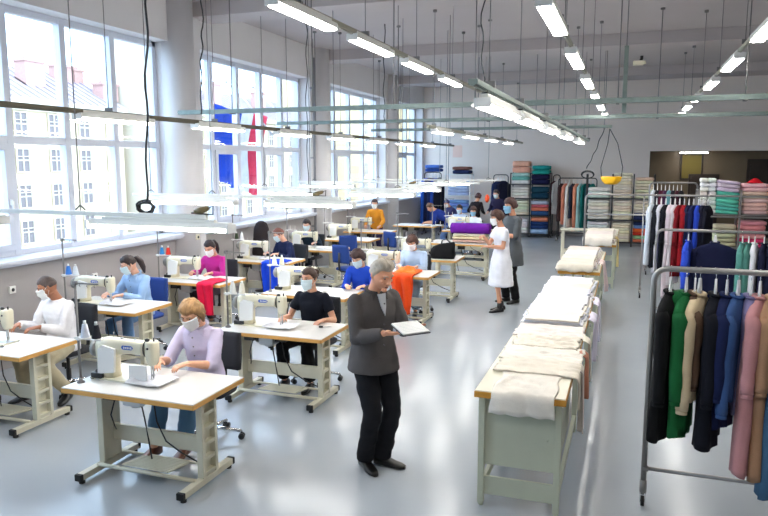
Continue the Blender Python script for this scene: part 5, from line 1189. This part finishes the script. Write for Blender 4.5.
# ================= LOOSE THINGS ON AND AROUND THE SEWING TABLES =================
def cloth_over(label, x0, x1, ye, zt, z1, col, depth=.35, name='draped_cloth', th=.012, amp=.02, grp=None):
    """cloth lying on a table top and hanging over its front edge at y = ye"""
    NPILE[0] += 1; sd_ = NPILE[0] * 2.3; H = zt - z1; T_ = depth + H
    def fn(u, v):
        x = x0 + (x1 - x0) * u; s_ = v * T_; k = max(0, s_ - depth); x += .05 * nz(k * 2, sd_, 0) - .15 * (u - .5) * (x1 - x0) * min(1, k / .3)
        f = amp * math.sin(u * 13 + sd_ + nz(0, s_ * 2, sd_) * 2) * min(1, k / .15 + .25)
        if s_ < depth: return (x, ye + (depth - s_), zt + .012 + .012 * abs(nz(x * 14, s_ * 12, sd_)) + .01 * math.sin(u * PI))
        if k < .03: return (x, ye - .5 * k - .006, zt + .012 - k * .3)
        return (x, ye - .024 - amp + f, zt + .003 - (k - .03) + .03 * nz(u * 3, sd_, 0) * k)
    m = MB(); m.sheet(fn, 26, 34, th); return tag(m.obj(name, fabric('d_%d_%d_%d' % col, col)), label, 'cloth', grp)
cloth_over('crimson cloth hanging off the table of the woman in magenta', -5.78, -5.50, 8.40, .775, .30, (206, 22, 62))
cloth_over('bright blue cloth hanging long off the fourth left table', -5.97, -5.56, 10.60, .775, .14, (24, 70, 210), .3)
cloth_over('orange garment draped over the table beside the worker in light blue', -3.42, -3.06, 10.02, .775, .16, (240, 78, 22), .5, th=.03, amp=.03)
NPILE[0] += 1
m = MB(); m.sheet(lambda u, v: (-3.22 + .36 * (u - .5), 10.25 + .4 * (v - .5), .80 + .09 * math.sin(u * PI) * math.sin(v * PI) + .03 * nz(u * 5, v * 5, 2)), 16, 16, .01); tag(m.obj('crumpled_cloth', fabric('orange2', (244, 110, 30))), 'crumpled orange fabric heap lying on the orange draped table', 'cloth')
# black bag on the fifth table
t = thing('tote_bag', 'black bag lying upright on the table behind the worker in light blue', 'bag', (-3.15, 12.12, .774))
m = MB(); R_ = []
for (z, hx, hy, ox) in ((0, .22, .07, 0), (.05, .24, .09, 0), (.16, .22, .08, .01), (.24, .20, .05, .03), (.28, .15, .03, .06)): R_.append([(ox + hx * math.copysign(abs(math.cos(a)) ** .6, math.cos(a)) + .015 * nz(a, z * 5, 0), hy * math.copysign(abs(math.sin(a)) ** .7, math.sin(a)) * (1 + .3 * nz(a * 2, z * 9, 4)), z + .03 * math.cos(a) * (z > .2)) for a in [2 * PI * k / 24 for k in range(24)]])
m.loft(R_); m.obj('bag_body', fabric('black', (22, 22, 24)), t)
for yy in (-.03, .03): m = MB(); m.tube([(-.02, yy, .25), (.0, yy, .33), (.08, yy, .35), (.14, yy, .30), (.15, yy, .26)], .007, 6); m.obj('strap', m_black, t)
# fabric bolts
def bolt(label, x, y, z, L, r, col, flat=.62, rz=0.0):
    t = thing('fabric_bolt', label, 'fabric bolt', (x, y, z), rz, 'fabric bolts on the tables'); n = 28; rings = []
    for i in range(9):
        xx = -L / 2 + L * i / 8; rings.append([(xx, r * math.cos(a) * (1 + .03 * nz(i * .7, a, r)), r * flat + r * flat * math.sin(a) * (1 + .04 * nz(i * .5, a * 2, 3))) for a in [2 * PI * k / n for k in range(n)]])
    m = MB(); m.loft(rings); m.obj('wound_cloth', fabric('b_%d_%d_%d' % col, col), t)
    m = MB()
    for s in (-1, 1):
        P = [(s * (L / 2 + .004), r * (1 - .1 * q / 6) * (1 - q / 40) * math.cos(q * .5) * (1 - q / 44), r * flat + r * flat * (1 - q / 44) * math.sin(q * .5)) for q in range(40)]; m.tube(P, .003, 4)
    m.obj('roll_edge', fabric('b_%d_%d_%d' % tuple(int(c * .8) for c in col), tuple(int(c * .8) for c in col)), t)['kind'] = 'stuff'
    return t
def boltstack(x, y, z, its):
    for (lb, L, r, col, fl) in its: bolt(lb, x, y, z, L, r, col, fl); z += 2 * r * fl * .97
boltstack(-3.22, 14.82, .775, [('rosy beige flat bolt at the bottom under the purple one', .74, .16, (214, 178, 164), .20), ('cream flat bolt second from the bottom', .74, .16, (240, 222, 184), .22), ('pale cream flat bolt just below the purple one', .72, .15, (236, 226, 200), .2), ('wide violet purple fabric bolt on top of the cream ones', .84, .17, (106, 26, 150), .66)])
bolt('royal blue fabric bolt lying before the far worker in white', -3.62, 17.5, .775, .62, .15, (30, 34, 130), .62)
# papers, scraps and tools
def paper(label, x, y, w_, h_, rz=0, z=.7745, col=(244, 244, 246), name='paper_sheet', cat='paper', curl=.01):
    NPILE[0] += 1; s_ = NPILE[0]; R = Matrix.Rotation(rz, 3, 'Z')
    def fn(u, v):
        p = R @ Vector(((u - .5) * w_, (v - .5) * h_, 0)); return (x + p.x, y + p.y, z + .003 + curl * abs(nz(u * 3, v * 3, s_ * 3.3)))
    m = MB(); m.sheet(fn, 12, 10, .0016); return tag(m.obj(name, mat('paper_%d_%d_%d' % col, srgb(*col), .8)), label, 'paper' if cat == 'paper' else cat)
for (x, y, who) in ((-3.52, 4.43, 'under the needle of the nearest machine'), (-3.42, 6.43, 'under the needle before the woman in black'), (-3.97, 8.42, 'under the needle before the woman in royal blue'), (-3.44, 10.4, 'under the needle near the orange cloth'),
                    (-5.90, 6.83, 'under the needle before the woman in light blue'), (-5.98, 8.78, 'under the needle before the woman in magenta'), (-6.05, 10.98, 'under the needle on the blue draped table')):
    NPILE[0] += 1; s_ = NPILE[0] * 1.7
    m = MB(); m.sheet(lambda u, v: (x + .02 + .32 * (u - .5) + .02 * nz(v * 4, 0, s_), y - .02 + .26 * (v - .5) + .02 * nz(u * 4, 1, s_), .7875 + .012 * abs(nz(u * 4, v * 4, s_)) + (.11 * max(0, (.28 - u)) ** 1 * math.sin(v * PI) if u < .28 else 0)), 22, 16, .003)
    tag(m.obj('white_cloth_piece', WH[0]), 'white piece of cloth %s' % who, 'cloth', 'white cloth pieces being sewn')
m = MB(); m.box((-3.60, 4.37, .845), (.16, .012, .13), b=.004, rot=(0, 0, .1)); tag(m.obj('cardboard_guard', m_whitep), 'upright white card standing behind the nearest machine head', 'card')
paper('white paper pattern lying on the far left table', -5.75, 4.8, .30, .22, .2)
paper('dark thin scrap on the far left table', -5.55, 4.78, .14, .03, .5, col=(60, 60, 64))
paper('white papers held down by the worker in dark blue', -5.12, 18.5, .42, .3, .1, curl=.04)
paper('white loose papers on the table behind the blue draped one', -5.8, 12.8, .36, .25, -.1, curl=.03)
for (x, y, rz, lb) in ((-2.98, 6.55, .4, 'small black scissors on the table of the woman in black'), (-3.98, 4.33, -.5, 'small black thread snips at the left corner of the nearest table')):
    t = thing('scissors', lb, 'scissors', (x, y, .7745), rz)
    m = MB()
    for s in (-1, 1): m.tube([(.0, s * .004, .004), (.05, -s * .004, .004), (.085, -s * .002, .004)], [.004, .004, .001], 6, sy=.5)
    m.obj('blades', m_steel, t)
    for s in (-1, 1): m = MB(); m.tube([(-.03 + .022 * math.cos(a), s * .018 + .013 * math.sin(a), .005) for a in [2 * PI * q / 12 for q in range(13)]], .0035, 6); m.obj('handle', m_black, t)
# thread cones on stands (trays at .366 above the tops, arms to the right of the poles)
def on_stand(x0, y0, cols, who, top=False):
    for k, (c_, w_) in enumerate(cols):
        cone_obj((x0 + (.07, .18)[k], y0, .77 + .375), fabric('t_%d_%d_%d' % c_, c_), '%s thread cone on the stand %s' % (w_, who))
on_stand(-3.49 - .545, 4.425 - .2, [((214, 220, 232), 'blue white'), ((34, 34, 40), 'black')], 'of the nearest table')
on_stand(-3.40 - .545, 6.435 - .2, [((230, 230, 226), 'white'), ((236, 230, 214), 'cream')], 'of the woman in black')
on_stand(-5.93 - .545, 6.815 - .2, [((60, 120, 200), 'blue'), ((226, 232, 240), 'pale blue')], 'before the woman in light blue')
on_stand(-6.03 - .545, 8.755 - .2, [((50, 130, 190), 'sky blue'), ((200, 50, 40), 'red')], 'before the woman in magenta')
on_stand(-3.97 - .545, 8.405 - .2, [((236, 236, 236), 'bright white'), ((226, 216, 190), 'ivory')], 'before the woman in royal blue')
on_stand(-6.10 - .545, 10.955 - .2, [((70, 80, 60), 'olive'), ((232, 232, 232), 'grey white')], 'of the blue draped table')
# empty blue chairs between the rows
chair(-5.55, 13.55, .5, 'empty blue office chair beside the dark teal worker', True)
chair(-5.05, 12.3, PI * .9, 'empty blue office chair at the right end of the fifth left table', True)
chair(-4.95, 15.0, 2.6, 'empty blue office chair in the far aisle between the table columns', True)
# dark coat hung on a stand by the wall
t = thing('coat_stand', 'thin metal stand by the wall beneath the second window', 'stand', (-6.72, 11.9, 0))
m = MB(); m.cyl((0, 0, .02), (0, 0, 1.35), .012, 8); m.lathe([(.15, 0), (.15, .012), (.02, .03)]); m.obj('pole', m_black, t)
m = MB(); m.tube([(-.12, 0, 1.30), (0, 0, 1.34), (.12, 0, 1.30)], .008, 6); m.obj('hook_arm', m_black, t)
m = MB(); m.loft([[(-6.72 + hx * math.cos(a) * (1 + .2 * nz(a * 2, z * 5, 1)), 11.9 + hy * math.sin(a) * (1 + .25 * nz(a * 2, z * 4, 7)), z) for a in [2 * PI * k / 22 for k in range(22)]] for (z, hx, hy) in ((1.37, .04, .04), (1.33, .11, .06), (1.22, .16, .09), (1.0, .17, .10), (.75, .19, .11), (.7, .18, .1))])
tag(m.obj('hanging_coat', fabric('darkbrown', (48, 42, 44))), 'dark brown coat hung on the stand below the second window', 'coat')
# wall pipe beside the second pillar and sockets
m = MB(); m.cyl((XL + .10, 14.98, 0), (XL + .10, 14.98, 4.88), .03, 10)
for z in (1.0, 2.6, 4.2): m.box((XL + .06, 14.98, z), (.1, .07, .03), b=.004)
tag(m.obj('wall_pipe', mat('grey_pipe_paint', srgb(130, 130, 136), .5)), 'grey vertical pipe on the wall beside the second pillar', 'pipe')
for i, (y, z) in enumerate(((6.4, .95), (7.8, .9), (9.95, 1.25))):
    X_ = XL + .002 if i < 2 else XL + .255
    t = thing('wall_socket', ('small dark socket on the wall below the first window, nearer one', 'small dark socket on the wall below the first window, farther one', 'brownish switch box on the first pillar')[i], 'socket', (X_, y, z))
    m = MB(); m.box((.012, 0, 0), (.024, .09, .09), b=.006); m.obj('plate', m_whitep if i < 2 else m_cream, t); m = MB(); m.cyl((.02, 0, 0), (.028, 0, 0), .022, 12); m.obj('insert', m_black, t)
# plug boxes on the lamp rails
for (x, y, z, lb) in ((-3.2, 4.72, 2.11, 'brass coloured plug with cord at the right end of the nearest lamp rail'), (-3.6, 7.78, 2.11, 'dark cord plug on the second lamp rail'), (-3.9, 12.7, 2.10, 'coiled plug on the short lamp rail')):
    t = thing('plug', lb, 'plug', (x, y, z)); m = MB(); m.tube([(-.06, 0, 0), (0, 0, .01), (.07, 0, .03)], [.02, .028, .016], 10); m.obj('plug_body', mat('brass_brown', srgb(120, 104, 70), .4, metal=.4), t)
    m = MB(); m.tube([(.07, 0, .03), (.11, 0, .05), (.10, .01, -.02), (.04, .01, -.02), (-.10, .01, -.012)], .006, 6); m.obj('cord', m_black, t)
# orange rounded object of unknown use beside the dark haired worker in black at the back
m = MB(); m.lathe([(.02, 0), (.05, .04), (.07, .12), (.055, .2), (.02, .24)], seg=14); o = m.obj('orange_object', mat('orange_plastic', srgb(240, 84, 30), .4)); o.location = (-4.02, 20.72, 1.3); tag(o, 'orange rounded object held up beside the worker in black at the back', 'vase')
